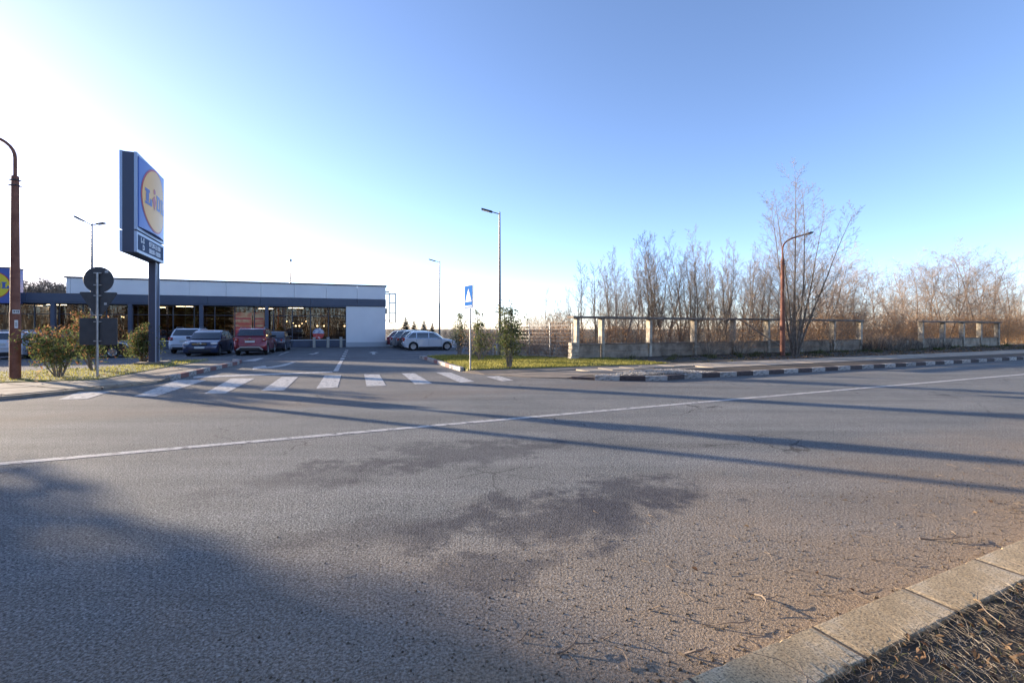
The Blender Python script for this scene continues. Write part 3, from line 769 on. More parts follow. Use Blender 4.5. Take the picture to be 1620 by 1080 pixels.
MB().box((.22, .046, 3.30), (.09, .006, .07)).build('sticker', m_sticker, rs); MB().box((.19, .046, 2.30), (.07, .006, .07)).build('sticker', m_sticker, rs)

# pedestrian crossing sign
m_pb = mat('crossing_sign_blue', (.035, .12, .36), .95, spec=.0); m_pw = mat('crossing_sign_white', (.55, .55, .53), .9, spec=0); m_pk = mat('crossing_sign_black', (.015, .015, .015), .4)
pc = gp(742.5, 584, .12)
cs = empty('crossing_sign', pc, RA - R(90) + R(5), 'blue pedestrian crossing sign on a steel pole on the right grass island', 'road sign')
# local -y = the way the sign faces (down the road to the left)
MB().path([(.0, .04, -.02), (0, .04, 2.98)], .03, 10, True).build('pole', m_steel, cs, smooth=True)
pb = outline_prism(rounded([(-.37, 2.25), (.37, 2.25), (.37, 3.12), (-.37, 3.12)], .04), -.03, -.005).build('sign_plate', m_pw, cs)
outline_prism(rounded([(-.345, 2.275), (.345, 2.275), (.345, 3.095), (-.345, 3.095)], .04), -.034, -.031).build('blue_field', m_pb, pb)
outline_prism([(-.27, 2.50), (.27, 2.50), (0, 2.99)], -.038, -.035).build('white_triangle', m_pw, pb)
fg = outline_prism([(-0.030, 2.846), (0.045, 2.846), (0.075, 2.745), (0.180, 2.689), (0.150, 2.666), (0.060, 2.700), (0.060, 2.655), (0.150, 2.510), (0.105, 2.510), (0.015, 2.622), (-0.075, 2.510), (-0.135, 2.510), (-0.045, 2.666), (-0.060, 2.722), (-0.120, 2.689), (-0.150, 2.711), (-0.045, 2.812)], -.042, -.039).build('walking_figure', m_pk, pb)
outline_prism([(.005 + .032 * math.cos(t * .785), 2.865 + .032 * math.sin(t * .785)) for t in range(8)], -.042, -.039).build('figure_head', m_pk, pb)
outline_prism([(-.30, 2.31), (.30, 2.31), (.30, 2.36), (-.30, 2.36)], -.038, -.035).build('white_bar', m_pw, pb)
st_ = MB()
for k in range(5): st_.box((-.2 + k * .1, -.040, 2.515), (.05, .003, .025))
st_.build('zebra_symbol', m_pk, pb)

# bicycle hoops
for (px, lab) in ((783, 'white steel bicycle hoop behind the bushy evergreen, the left one'), (789, 'white steel bicycle hoop behind the bushy evergreen, the right one')):
    p = gp(px, 560.5)
    MBh = MB().path([(-.22, 0, 0), (-.22, 0, .55), (-.18, 0, .64), (-.1, 0, .68), (.1, 0, .68), (.18, 0, .64), (.22, 0, .55), (.22, 0, 0)], .028, 8, True)
    o = MBh.build('bicycle_hoop', m_tagw, smooth=True); o.location = p; o.rotation_euler = (0, 0, R(60)); tag(o, lab, 'bicycle rack', 'bicycle hoops by the grass island')

# wire mesh fence
def mesh_fence(path, label):
    p0 = Vector(path[0]); r = empty('mesh_fence', p0, 0, label, 'fence')
    wires = MB(); hts = [0.08 + .2 * i for i in range(9)]
    for i in range(len(path)):
        q = Vector(path[i]) - p0; MB().path([q, q + Vector((0, 0, 1.78))], .03, 8, True).build('post', m_steel, r)
    for i in range(len(path) - 1):
        a, b = Vector(path[i]) - p0, Vector(path[i + 1]) - p0; L = (b - a).length
        for h in hts: wires.path([a + Vector((0, 0, h)), b + Vector((0, 0, h))], .006 if h not in (hts[0], hts[-1]) else .012, 3)
        n = int(L / .1)
        for k in range(1, n):
            q = a.lerp(b, k / n); wires.path([q + Vector((0, 0, .06)), q + Vector((0, 0, 1.7))], .0035, 3)
    tag(wires.build('wire_mesh', m_steel, r, norm=False), kind='stuff')
mesh_fence([(-.2, 27.2, .1), (.95, 25.6, .12), (2.0, 24.6, .12), (3.05, 23.65, .12)], 'grey wire mesh fence between the grass island and the end of the concrete wall')

# ------------------------------------------------------------------ concrete wall
def conc_post(parent, u, n, z0, h, w=.24, t=.26, m=None):
    rp = random.Random(int(u * 7)); p = rn(u, n) - parent.location; mbp = MB().box((p.x, p.y, z0 + h / 2), (w * rp.uniform(.85, 1.15), t, h), rot=Matrix.Rotation(RA + rp.uniform(-.05, .05), 3, 'Z') @ Matrix.Rotation(rp.uniform(-.018, .018), 3, 'Y')); return mbp.build('post', m or m_post, parent, bevel=.015)
def wall_run(us, n, label, hb=2.14, end_beam=(.35, .1)):
    r = empty('concrete_wall', rn(us[0], n), 0, label, 'wall'); rg = random.Random(int(us[0] * 10))
    for i, u in enumerate(us):
        conc_post(r, u, n + .05, .1, hb - .1 - .001, .17, .34)
    for i in range(len(us) - 1):
        u0, u1 = us[i] + .12, us[i + 1] - .12
        for (za, zc) in ((.10, .46), (.47, .82)):
            p = rn((u0 + u1) / 2, n) - r.location
            MB().box((p.x, p.y + rg.uniform(-.012, .012), (za + zc) / 2 + rg.uniform(-.004, .004)), (u1 - u0, .07, zc - za), RA + rg.uniform(-.003, .003)).build('plank', m_conc, r, bevel=.01)
        p = rn((u0 + u1) / 2, n - .01) - r.location
        MB().box((p.x, p.y, .855), (u1 - u0 + .02, .16, .05), RA + rg.uniform(-.003, .003)).build('coping', m_beam, r, bevel=.01)
    ends = [us[0] - end_beam[0]] + [u for u in us[1:-1]] + [us[-1] + end_beam[1]]
    for i in range(len(ends) - 1):
        a, b = ends[i] + .004, ends[i + 1] - .004; p = rn((a + b) / 2, n + .08) - r.location
        MB().box((p.x, p.y, hb + .05 + rg.uniform(-.012, .012)), (b - a, .62, .10 + rg.uniform(0, .02)), RA).build('beam', m_beam, r, bevel=.012)
    return r
W1 = [12.6, 14.1, 17.2, 20.4, 23.5, 26.5, 29.6, 33.0, 36.05]
w1 = wall_run(W1, 19.85, 'long grey concrete wall with a beam on open posts behind the leafy verge')
# stub pillar in rubble at the left end
p = rn(12.3, 19.75) - w1.location
mp_ = MB()
for k in range(5): mp_.box((p.x + .02 * (k % 2), p.y - .02, .1 + .08 + k * .17), (.42 - .02 * k, .36, .165), RA + .05 * (k % 2))
mp_.build('end_pillar', m_post, w1, bevel=.03)
W2 = [44.0, 47.15, 50.2, 53.15, 56.3]
w2 = wall_run(W2, 19.85, 'short grey concrete wall with pale open posts at the right of the gap')
p = rn(43.9, 19.85) - w2.location
MB().box((p.x - .9, p.y + .55, .40), (.10, 2.6, .62), RA + R(58)).build('return_slab', m_post, w2, bevel=.02)
fs = MB().box((0, 0, .3), (2.4, .12, .55)).build('fallen_slab', m_post, bevel=.03); fs.location = rn(40.8, 19.4, .15); fs.rotation_euler = (R(12), R(4), RA + R(25)); tag(fs, 'pale concrete slab leaning in the brambles of the wall gap', 'concrete slab')

# ------------------------------------------------------------------ gravel patch and the far verge
def in_poly(x, y, poly):
    c = False; j = len(poly) - 1
    for i in range(len(poly)):
        xi, yi, xj, yj = poly[i][0], poly[i][1], poly[j][0], poly[j][1]
        if (yi > y) != (yj > y) and x < (xj - xi) * (y - yi) / (yj - yi) + xi: c = not c
        j = i
    return c
rng = random.Random(3)
gm = MB()
gpoly = [(2.6, 15.2), (4.2, 14.85), (6.6, 15.9), (7.2, 16.6), (5.6, 16.7), (4.4, 16.2)]
for _ in range(7000):
    x, y = rng.uniform(2.4, 7.4), rng.uniform(14.7, 17)
    if not in_poly(x, y, gpoly): continue
    s = rng.uniform(.012, .034); q = rng.uniform(0, 3)
    hgt = .11 + .10 * max(0, 1 - ((x - 5) / 1.8) ** 2) * rng.uniform(.2, 1)
    gm.add([(x + s * math.cos(q + a), y + s * math.sin(q + a), hgt) for a in (0, 1.6, 3.1, 4.7)] + [(x, y, hgt + s * .8)], [(0, 1, 4), (1, 2, 4), (2, 3, 4), (3, 0, 4)])
tag(gm.build('gravel', m_gravel, norm=False), 'small heap of pale gravel behind the striped kerb', 'gravel', kind='stuff')

def blades(name, poly, n, h, w, m, zf, seed, label, cat, lean=.5, clump=0):
    rg = random.Random(seed); mb_ = MB(); xs = [p[0] for p in poly]; ys = [p[1] for p in poly]
    k = 0; cc = None
    while k < n:
        if clump and (cc is None or rg.random() < 1 / clump): cc = (rg.uniform(min(xs), max(xs)), rg.uniform(min(ys), max(ys)), rg.uniform(.5, 1.4))
        if clump: x, y = cc[0] + rg.gauss(0, .12), cc[1] + rg.gauss(0, .12); hm = cc[2]
        else: x, y = rg.uniform(min(xs), max(xs)), rg.uniform(min(ys), max(ys)); hm = 1
        k += 1
        if not in_poly(x, y, poly): continue
        hh = h * hm * rg.uniform(.45, 1.3); a = rg.uniform(0, 6.28); ww = w * rg.uniform(.6, 1.3); b = rg.uniform(0, 6.28); l = rg.uniform(.1, lean) * hh
        dx, dy = math.cos(a) * ww, math.sin(a) * ww; z = zf(x, y)
        lx, ly = math.cos(b) * l, math.sin(b) * l
        mb_.add([(x - dx, y - dy, z), (x + dx, y + dy, z), (x + lx * .4 + dx * .7, y + ly * .4 + dy * .7, z + hh * .6), (x + lx * .4 - dx * .7, y + ly * .4 - dy * .7, z + hh * .6), (x + lx, y + ly, z + hh)], [(0, 1, 2, 3), (3, 2, 4)])
    return tag(mb_.build(name, m, norm=False), label, cat, kind='stuff')
blades('lawn_grass', [p for p in Li if p[0] > -40], 60000, .075, .012, m_grass, lambda x, y: .10, 21, 'short yellow green grass on the left island', 'grass', .9)
blades('lawn_grass', Ri, 42000, .085, .012, m_grass, lambda x, y: .11, 22, 'short yellow green grass on the right island', 'grass', .9)
vp = [tuple(rn(14.6, 17.2).xy), tuple(rn(60, 17.2).xy), tuple(rn(60, 19.8).xy), tuple(rn(13.5, 19.8).xy)]
blades('verge_grass', vp, 26000, .17, .014, m_vgrass, lambda x, y: .11, 23, 'tufts of green and dry grass at the foot of the concrete wall', 'grass', .8, clump=30)
blades('verge_grass', [tuple(rn(14.6, 15.5).xy), tuple(rn(60, 15.4).xy), tuple(rn(60, 17.4).xy), tuple(rn(13.5, 17.6).xy)], 16000, .09, .014, m_vgrass, lambda x, y: .11, 24, 'sparse low grass beside the far pavement', 'grass', .8, clump=30)
blades('dry_stalks', [tuple(rn(36, 18).xy), tuple(rn(44, 18).xy), tuple(rn(44, 21).xy), tuple(rn(36, 21).xy)], 5000, .8, .012, m_straw, lambda x, y: .1, 25, 'pale dry stalks and brambles in the gap of the concrete wall', 'dry grass', .9, clump=40)

def leaf_litter(name, poly, n, s0, s1, m, zf, seed, label, flat=.5):
    rg = random.Random(seed); mb_ = MB(); xs = [p[0] for p in poly]; ys = [p[1] for p in poly]
    for _ in range(n):
        x, y = rg.uniform(min(xs), max(xs)), rg.uniform(min(ys), max(ys))
        if not in_poly(x, y, poly): continue
        s = rg.uniform(s0, s1); M3 = Euler((rg.uniform(-flat, flat), rg.uniform(-flat, flat), rg.uniform(0, 6.28))).to_matrix(); z = zf(x, y) + s * .35
        q = rg.uniform(.1, .5)
        vs = [M3 @ Vector(v) * s for v in ((-1, 0, 0), (-.3, -.5, q), (.5, -.45, q), (1, 0, 0), (.5, .45, q), (-.3, .5, q), (0, 0, 0))]
        mb_.add([(x + v.x, y + v.y, z + v.z) for v in vs], [(0, 1, 6), (1, 2, 6), (2, 3, 6), (3, 4, 6), (4, 5, 6), (5, 0, 6)])
    return tag(mb_.build(name, m, norm=False), label, 'leaves', kind='stuff')
leaf_litter('fallen_leaves', [tuple(rn(20, 15.4).xy), tuple(rn(60, 15.4).xy), tuple(rn(60, 19.8).xy), tuple(rn(17, 19.8).xy)], 14000, .035, .08, m_dleaf, lambda x, y: .11, 31, 'dark fallen leaves covering the far verge')
leaf_litter('fallen_leaves', [(-30, 7), (-13, 13), (-12, 18), (-20, 15), (-30, 11)], 900, .03, .06, m_dleaf, lambda x, y: .14, 32, 'a few fallen leaves on the left grass island')

# ------------------------------------------------------------------ near verge: straw, leaves, twigs
nvp = [tuple(rn(.8, .15).xy), tuple(rn(6.2, .15).xy), tuple(rn(6.2, 1.30).xy), tuple(rn(.8, 1.30).xy)]
def lying(name, poly, n, L0, L1, r, m, seed, label, z0=.078):
    rg = random.Random(seed); mb_ = MB(); xs = [p[0] for p in poly]; ys = [p[1] for p in poly]
    for _ in range(n):
        x, y = rg.uniform(min(xs), max(xs)), rg.uniform(min(ys), max(ys))
        if not in_poly(x, y, poly): continue
        L = rg.uniform(L0, L1); a = rg.uniform(0, 3.14); z = z0 + rg.uniform(0, .03); k = rg.uniform(-.6, .6)
        pts = []; p = Vector((x, y, z)); rise = rg.choice([0, 0, .05, .15, .5]) * rg.random()
        for i in range(4):
            pts.append(p.copy()); p = p + Vector((math.cos(a), math.sin(a), rise * (1 - i * .5))) * (L / 3); a += k
            p.z = max(p.z, .075)
        mb_.path(pts, [r, r * .9, r * .7, r * .3], 3)
    return tag(mb_.build(name, m, norm=False), label, 'dry grass', kind='stuff')
lying('straw', nvp, 34000, .03, .13, .0012, m_straw, 41, 'dry straw and stalks matted on the near verge')
lying('dead_stems', nvp, 150, .15, .42, .0030, m_bark2, 42, 'longer dead stems lying on the near verge', .095)
blades('near_grass', nvp, 5000, .045, .0022, m_vgrass, lambda x, y: .075, 43, 'sparse green grass between the straw of the near verge', 'grass', 1.2)
leaf_litter('fallen_leaves', nvp, 3600, .009, .026, m_dleaf, lambda x, y: .09, 44, 'dry curled leaves on the near verge', .9)

# fallen twigs and leaves on the road, one by one
m_twigr = mat('fallen_twig_bark', (.14, .10, .07), .85, c2=(.28, .22, .16), scale=20)
def twig(px, py, L, a, k, r, label, fork=False, z=0.0):
    p = gp(px, py, z) ; rg = random.Random(px * 7 + py)
    o = empty('fallen_twig', p, 0, label, 'twig', 'twigs fallen on the road by the near kerb')
    pts = []; q = Vector((0, 0, .006)); aa = R(a)
    for i in range(7):
        pts.append(q.copy()); q = q + Vector((math.cos(aa), math.sin(aa), 0)) * L / 6; q.z = .006 + .025 * math.sin(i / 6 * math.pi) * rg.uniform(.6, 1.3); aa += k + rg.uniform(-.2, .2)
    MB().path(pts, [r, r, r * .95, r * .9, r * .7, r * .55, r * .3], 5, True).build('stem', m_twigr, o)
    if fork:
        b = pts[3]; MB().path([b, b + Vector((math.cos(R(a + 40)), math.sin(R(a + 40)), .12)) * L * .22, b + Vector((math.cos(R(a + 60)), math.sin(R(a + 60)), .1)) * L * .34], [r * .8, r * .6, r * .3], 4).build('side_shoot', m_twigr, o)
    return o
TW_ = [(1455, 852, .42, -12, .05, .006, 'forked pale twig farthest right on the road by the kerb', True),
       (1378, 885, .22, -20, .1, .004, 'thin dark twig on the dirt below the right forked twig', False),
       (1180, 938, .28, -25, -.5, .005, 'hooked twig casting a broad shadow on the road', True),
       (1075, 1032, .16, -40, .4, .007, 'stout bent twig close to the bottom kerb corner', True),
       (1110, 988, .30, -14, .0, .004, 'long straight thin twig lying on the dirt before the kerb', False),
       (880, 1035, .20, 20, -.1, .005, 'short stout twig beside the shade edge at the bottom', True),
       (1025, 965, .14, 8, -.2, .004, 'small arched twig lying alone on the brown asphalt', False),
       (950, 1010, .13, -20, .3, .004, 'short crooked twig among crumbs of soil at the bottom', False),
       (1300, 940, .2, -30, .2, .003, 'thin twig nearest the third kerb slab', False),
       (820, 1015, .11, 30, .1, .003, 'tiny twig leftmost of the road litter', False),
       (995, 1060, .15, 80, .2, .005, 'upright leaning twig at the bottom edge of the photo', False),
       (1240, 905, .18, -8, .0, .003, 'hair thin twig in the middle of the dirt', False)]
for t in TW_: twig(t[0], t[1], t[2], t[3], t[4], t[5], t[6], t[7])
rng = random.Random(77)
crumbs = MB()
for _ in range(2600):
    u = rng.uniform(-.5, 9); n = 1.52 + abs(rng.gauss(0, .75)) ; p = rn(u, n, .002)
    s = rng.uniform(.002, .010) * (1.4 if n < 1.7 else 1); q = rng.uniform(0, 3)
    crumbs.add([(p.x + s * math.cos(q + a) * rng.uniform(.7, 1.2), p.y + s * math.sin(q + a), 0.0) for a in (0, 1.6, 3.1, 4.7)] + [(p.x, p.y, s * 1.1)], [(0, 1, 4), (1, 2, 4), (2, 3, 4), (3, 0, 4)])
tag(crumbs.build('soil_crumbs', m_soil, norm=False), 'crumbs of soil and grit strewn on the road by the near kerb', 'grit', kind='stuff')
lt = MB()
for _ in range(260):
    u = rng.uniform(-.5, 9); n = 1.5 + abs(rng.gauss(0, .8)); p = rn(u, n); a = rng.gauss(R(-20), .6); L = rng.uniform(.03, .12); k = rng.uniform(-.5, .5)
    q = p + Vector((math.cos(a), math.sin(a), 0)) * L / 2; q2 = q + Vector((math.cos(a + k), math.sin(a + k), 0)) * L / 2
    lt.path([p + Vector((0, 0, .003)), q + Vector((0, 0, rng.uniform(.004, .014))), q2 + Vector((0, 0, .003))], [.0018, .0016, .0008], 3)
tag(lt.build('twig_litter', m_twigr, norm=False), 'tiny twigs and stalks strewn over the brown edge of the road', 'litter', kind='stuff')
leaf_litter('road_leaves', [tuple(rn(-.6, 1.55).xy), tuple(rn(9, 1.55).xy), tuple(rn(9, 2.8).xy), tuple(rn(-.6, 2.8).xy)], 70, .012, .026, m_dleaf, lambda x, y: .0, 45, 'curled leaves scattered on the road edge', .6)

# ------------------------------------------------------------------ trees
def rand_perp(d, rg):
    a = Vector((rg.gauss(0, 1), rg.gauss(0, 1), rg.gauss(0, 1))); a -= d * a.dot(d)
    return a.normalized() if a.length > 1e-5 else Vector((1, 0, 0))
TMIN = .0040
def grow(mb_, tw_, p, d, L, r, lvl, S, rg):
    """one limb and its children; S: list of per-level dicts"""
    s = S[lvl]; n = s['n']; seg = L / n; pts = [p.copy()]; rad = [r]; dirs = [d.copy()]
    for i in range(n):
        d = (d + rand_perp(d, rg) * s['wob'] + Vector((0, 0, s['up']))).normalized()
        p = p + d * seg; pts.append(p.copy()); rad.append(max(r * (1 - (i + 1) / n * s.get('tap', .85)), TMIN)); dirs.append(d.copy())
    tgt = mb_ if lvl < S[0].get('split', 2) else tw_
    tgt.path(pts, rad, s['sides'])
    if lvl + 1 < len(S):
        c = S[lvl + 1]; k = s['kids']; off = rg.uniform(0, 6.28)
        for j in range(k):
            t = s['k0'] + (1 - s['k0']) * (j + rg.uniform(0, .9)) / k
            x = min(t * n, n - 1e-3); i = int(x); q = pts[i].lerp(pts[i + 1], x - i); dd = dirs[i + 1]
            ang = R(c['ang'] * rg.uniform(.7, 1.25)); 
            base = Vector((1, 0, 0)) if abs(dd.x) < .8 else Vector((0, 1, 0)); a1 = (base - dd * base.dot(dd)).normalized(); a2 = dd.cross(a1)
            ph = off + j * 2.4; side = a1 * math.cos(ph) + a2 * math.sin(ph)
            nd = (dd * math.cos(ang) + side * math.sin(ang)).normalized()
            Lc = L * c['len'] * (1 - t * c.get('short', .6)) * rg.uniform(.7, 1.25)
            grow(mb_, tw_, q, nd, Lc, max(rad[i] * c.get('rr', .5), TMIN + .0005), lvl + 1, S, rg)

def bare_meshes(seed, H, stems, spread, style):
    rg = random.Random(seed); a, b = MB(), MB()
    if style == 'upright':
        S = [dict(n=9, wob=.07, up=.06, kids=22, k0=.10, sides=6, split=1, tap=.93), dict(n=6, wob=.12, up=.10, kids=9, k0=.12, sides=4, ang=33, len=.36, short=.72, rr=.42), dict(n=3, wob=.08, up=.06, kids=6, k0=.15, sides=3, ang=34, len=.36, short=.4, rr=.5), dict(n=2, wob=.08, up=.03, kids=0, k0=0, sides=3, ang=36, len=.5, short=.3, rr=.6)]
    elif style == 'multi':
        S = [dict(n=12, wob=.035, up=.018, kids=27, k0=.14, sides=7, split=1, tap=.94), dict(n=6, wob=.07, up=.08, kids=9, k0=.2, sides=4, ang=42, len=.30, short=.66, rr=.36), dict(n=3, wob=.08, up=.05, kids=6, k0=.2, sides=3, ang=42, len=.32, short=.3, rr=.5), dict(n=2, wob=.08, up=.05, kids=0, k0=0, sides=3, ang=45, len=.42, short=.3, rr=.6)]
    else:  # spreading
        S = [dict(n=8, wob=.10, up=.02, kids=17, k0=.12, sides=6, split=1, tap=.9), dict(n=6, wob=.16, up=.05, kids=9, k0=.12, sides=4, ang=52, len=.55, short=.62, rr=.45), dict(n=4, wob=.12, up=.03, kids=6, k0=.1, sides=3, ang=42, len=.40, short=.4, rr=.5), dict(n=2, wob=.1, up=.0, kids=0, k0=0, sides=3, ang=42, len=.5, short=.3, rr=.6)]
    for k in range(stems):
        ang = 6.28 * k / max(stems, 1) + rg.uniform(-.4, .4); sp = spread * (rg.uniform(.5, 1.15) if stems > 1 else .2)
        d = Vector((math.cos(ang) * sp, math.sin(ang) * sp, 1)).normalized(); h = H * ((rg.uniform(.72, 1.0) if style != 'multi' else 1.0 - .22 * sp / spread * rg.uniform(.6, 1.1)) if k else 1.0)
        if k == 0 and style == 'multi': d = Vector((.02, .0, 1)).normalized()
        grow(a, b, Vector((math.cos(ang) * .14 * (stems > 1), math.sin(ang) * .14 * (stems > 1), -.05)), d, h, H * (.0062 if style == 'multi' else .0085) if stems > 1 else H * .0105, 0, S, rg)
    return a, b
def leaves_on(mb_, n, zlo, zhi, rad, s, rg, shape=1.0, squash=1.0):
    for _ in range(n):
        t = rg.random(); z = zlo + (zhi - zlo) * t; rr = rad * (1 - abs(t - .45) * 1.1) ** shape * math.sqrt(rg.random()); a = rg.uniform(0, 6.28)
        c = Vector((math.cos(a) * rr, math.sin(a) * rr * squash, z)); leaf(mb_, c, s * rg.uniform(.6, 1.4), rg)
def leaf(mb_, c, s, rg, d=None):
    M3 = Euler((rg.uniform(-1.2, 1.2), rg.uniform(-1.2, 1.2), rg.uniform(0, 6.28))).to_matrix()
    vs = [c + M3 @ Vector(v) * s for v in ((-1, 0, 0), (0, -.36, .12), (1, 0, 0), (0, .36, .12))]
    mb_.add(vs, [(0, 1, 2), (0, 2, 3)])

kinds = {}
def tree_kind(key, seed, H, stems, spread, style, bark, nm, leaves=0, lz=(0, 3), lr=1.5):
    a, b = bare_meshes(seed, H, stems, spread, style); rg = random.Random(seed + 50)
    meshes = [('trunk', a.mesh('trunk', bark, True)), ('twigs', b.mesh('twigs', bark))]
    if leaves:
        l = MB(); leaves_on(l, leaves, lz[0], lz[1], lr, .05, rg); meshes.append(('dry_leaves', l.mesh('dry_leaves', m_rleaf)))
    kinds[key] = (nm, meshes)
def plant(key, loc, s, rz, label, cat, group):
    nm, meshes = kinds[key]; r = empty(nm, loc, rz, label, cat, group); r.scale = (s, s, s * 1.0)
    for n, me in meshes: link(n, me, r)
    return r
tree_kind('u1', 1, 8.5, 1, .1, 'upright', m_bark2, 'bare_tree')
tree_kind('u2', 2, 8.5, 2, .16, 'upright', m_bark, 'bare_tree')
tree_kind('u3', 3, 8.5, 3, .22, 'upright', m_bark2, 'bare_tree')
tree_kind('s1', 4, 7.5, 2, .25, 'spreading', m_bark, 'bare_tree', 420, (1.5, 4.5), 1.8)
tree_kind('s2', 5, 7.5, 3, .35, 'spreading', m_twig, 'bare_tree', 700, (.8, 4.6), 2.2)
tree_kind('big', 6, 12.3, 7, .215, 'multi', m_bark2, 'bare_tree')
rng = random.Random(9)
bt = plant('big', on_ray(1258, 26.6, .13), .87, 2.2, 'tall bare tree with several stems in front of the concrete wall', 'tree', None)

def at_tree(key, px, top, n_off, label, group, rz=None, cat='tree'):
    r = (px - 810) / FOC; den = N.x * r + N.y; d = n_off / den
    H = EYE + (520 - top) * d / FOC; base = {'u1': 8.8, 'u2': 8.6, 'u3': 8.4, 's1': 7.3, 's2': 7.0}[key]
    return plant(key, (r * d, d, .05), H / base, rng.uniform(0, 6.28) if rz is None else rz, label, cat, group)
# row behind the wall, read from the photograph left to right
G1 = 'slender bare trees behind the concrete wall'
ROW = [('u1', 838, 474, 27), ('u3', 872, 466, 25), ('u2', 911, 436, 24.5), ('u1', 942, 420, 23), ('u3', 968, 408, 26), ('u2', 985, 402, 22.5), ('s1', 1003, 430, 24), ('u3', 1030, 388, 23.5), ('u1', 1048, 362, 23), ('u2', 1078, 380, 25),
       ('u3', 1098, 374, 22.5), ('u1', 1122, 378, 24.5), ('u3', 1146, 396, 23), ('u2', 1165, 392, 26), ('s1', 1185, 412, 22.5)]
ORD = ['leftmost', 'second from the left', 'third from the left', 'fourth from the left', 'fifth from the left', 'sixth from the left', 'seventh from the left', 'sixth from the right', 'fifth from the right', 'fourth from the right', 'third from the right', 'second from the right', 'rightmost']
def ordn(i, n):
    return ORD[i] if i < n / 2 else ORD[13 - (n - i)]
for (k, px, top, no) in ROW:
    at_tree(k, px, top, no, 'slender bare tree behind the long wall, %s of twelve' % ordn([q[1] for q in ROW if q[1] > 930].index(px), 12) if px > 930 else 'small bare tree behind the mesh fence, leftmost of the three' if px == 838 else 'small bare tree behind the mesh fence, middle of the three' if px == 872 else 'small bare tree behind the mesh fence, nearest the end of the concrete wall', G1 if px > 930 else 'small bare trees behind the mesh fence')
G1b = 'thin saplings filling the gaps behind the long wall'
for i_ in range(26):
    px = 925 + i_ * 17.5 + rng.uniform(-6, 6)
    env = 425 - 35 * math.exp(-((px - 1070) / 90) ** 2)
    at_tree(rng.choice(['u1', 'u2', 'u3']), px, env + rng.uniform(-8, 30), rng.uniform(24, 31), 'thin grey sapling in the thicket behind the long concrete wall', G1b)
for i_ in range(10):
    px = 1385 + i_ * 26 + rng.uniform(-8, 8)
    at_tree(rng.choice(['u1', 'u3', 's1']), px, rng.uniform(425, 455), rng.uniform(24, 30), 'thin sapling in the thicket behind the short wall', 'thin saplings behind the short wall')
G2 = 'bushy trees with russet leaves behind the wall, right of the tall tree'
for (k, px, top, no) in sorted([('u3', 1200, 400, 24), ('s1', 1222, 420, 23), ('s2', 1255, 412, 24), ('s2', 1290, 408, 23), ('s2', 1322, 420, 24), ('s2', 1345, 455, 22.6), ('s1', 1310, 425, 27)], key=lambda q: q[1]):
    at_tree(k, px, top, no, 'bushy russet tree behind the right half of the wall, %s' % ordn([1200, 1222, 1255, 1290, 1310, 1322, 1345].index(px), 7), G2)
G3 = 'spreading bare trees behind the short wall at the right'
for (k, px, top, no) in [('s2', 1398, 475, 23), ('s1', 1420, 432, 26), ('s2', 1440, 425, 23.5), ('s1', 1468, 420, 25), ('s2', 1492, 420, 23), ('s1', 1528, 400, 24.5), ('s2', 1545, 408, 22.8), ('s1', 1568, 415, 24), ('s2', 1592, 438, 23), ('s2', 1618, 446, 24), ('s2', 1650, 450, 23), ('s1', 1600, 470, 28)]:
    at_tree(k, px, top, no, 'spreading brown tree behind the short wall, %s of twelve' % ordn([1398, 1420, 1440, 1468, 1492, 1528, 1545, 1568, 1592, 1600, 1618, 1650].index(px), 12), G3)
# a dead branch leaning against the beam
db = MB(); a_, b_ = rn(22.2, 20.2, 3.0), rn(27.2, 18.9, .25); db.path([a_, a_.lerp(b_, .4) + Vector((0, 0, .12)), a_.lerp(b_, .75), b_], [.012, .03, .045, .05], 6)
for t_, l_ in ((.2, .8), (.45, .7), (.62, .5)):
    q_ = a_.lerp(b_, t_); db.path([q_, q_ + Vector((-l_ * .6, .1, l_ * .5)), q_ + Vector((-l_ * 1.1, .2, l_ * .7))], [.012, .009, .005], 4)
tag(db.build('dead_branch', m_bark), 'dead dark branch leaning over the long wall left of the lamp post', 'branch')
TMIN = .013
tree_kind('far', 44, 7.2, 3, .3, 'spreading', m_bark, 'bare_tree')
TMIN = .0040; rf_ = random.Random(12)
for _ in range(4): rng.uniform(0, 6)
# far behind the shop on the left
for (px, top) in ((40, 450), (44, 447), (50, 449), (56, 453), (60, 456), (65, 454), (70, 453), (74, 451), (79, 453), (84, 450), (88, 454), (93, 452), (98, 453), (103, 452), (108, 454)):
    r = (px - 810) / FOC; d = 82.0; H = EYE + (520 - top) * d / FOC
    plant('far', (r * d, d, 0), H / 7.0, rf_.uniform(0, 6), 'bare brown tree top showing over the shop roof beside the entrance tower', 'tree', 'bare trees behind the shop')
# horizon growth between shop and wall
for i in range(26):
    px = 614 + i * 11.5; r = (px - 810) / FOC; d = rng.uniform(64, 80); top = rng.uniform(508, 517)
    if px > 800: top -= (px - 800) * .2
    H = EYE + (520 - top) * d / FOC
    plant(rng.choice(['s1', 's2', 's1']), (r * d, d, 0), H / 7.0, rng.uniform(0, 6), 'low bare scrub tree on the skyline behind the parked hatchback', 'tree', 'scrub trees on the skyline')

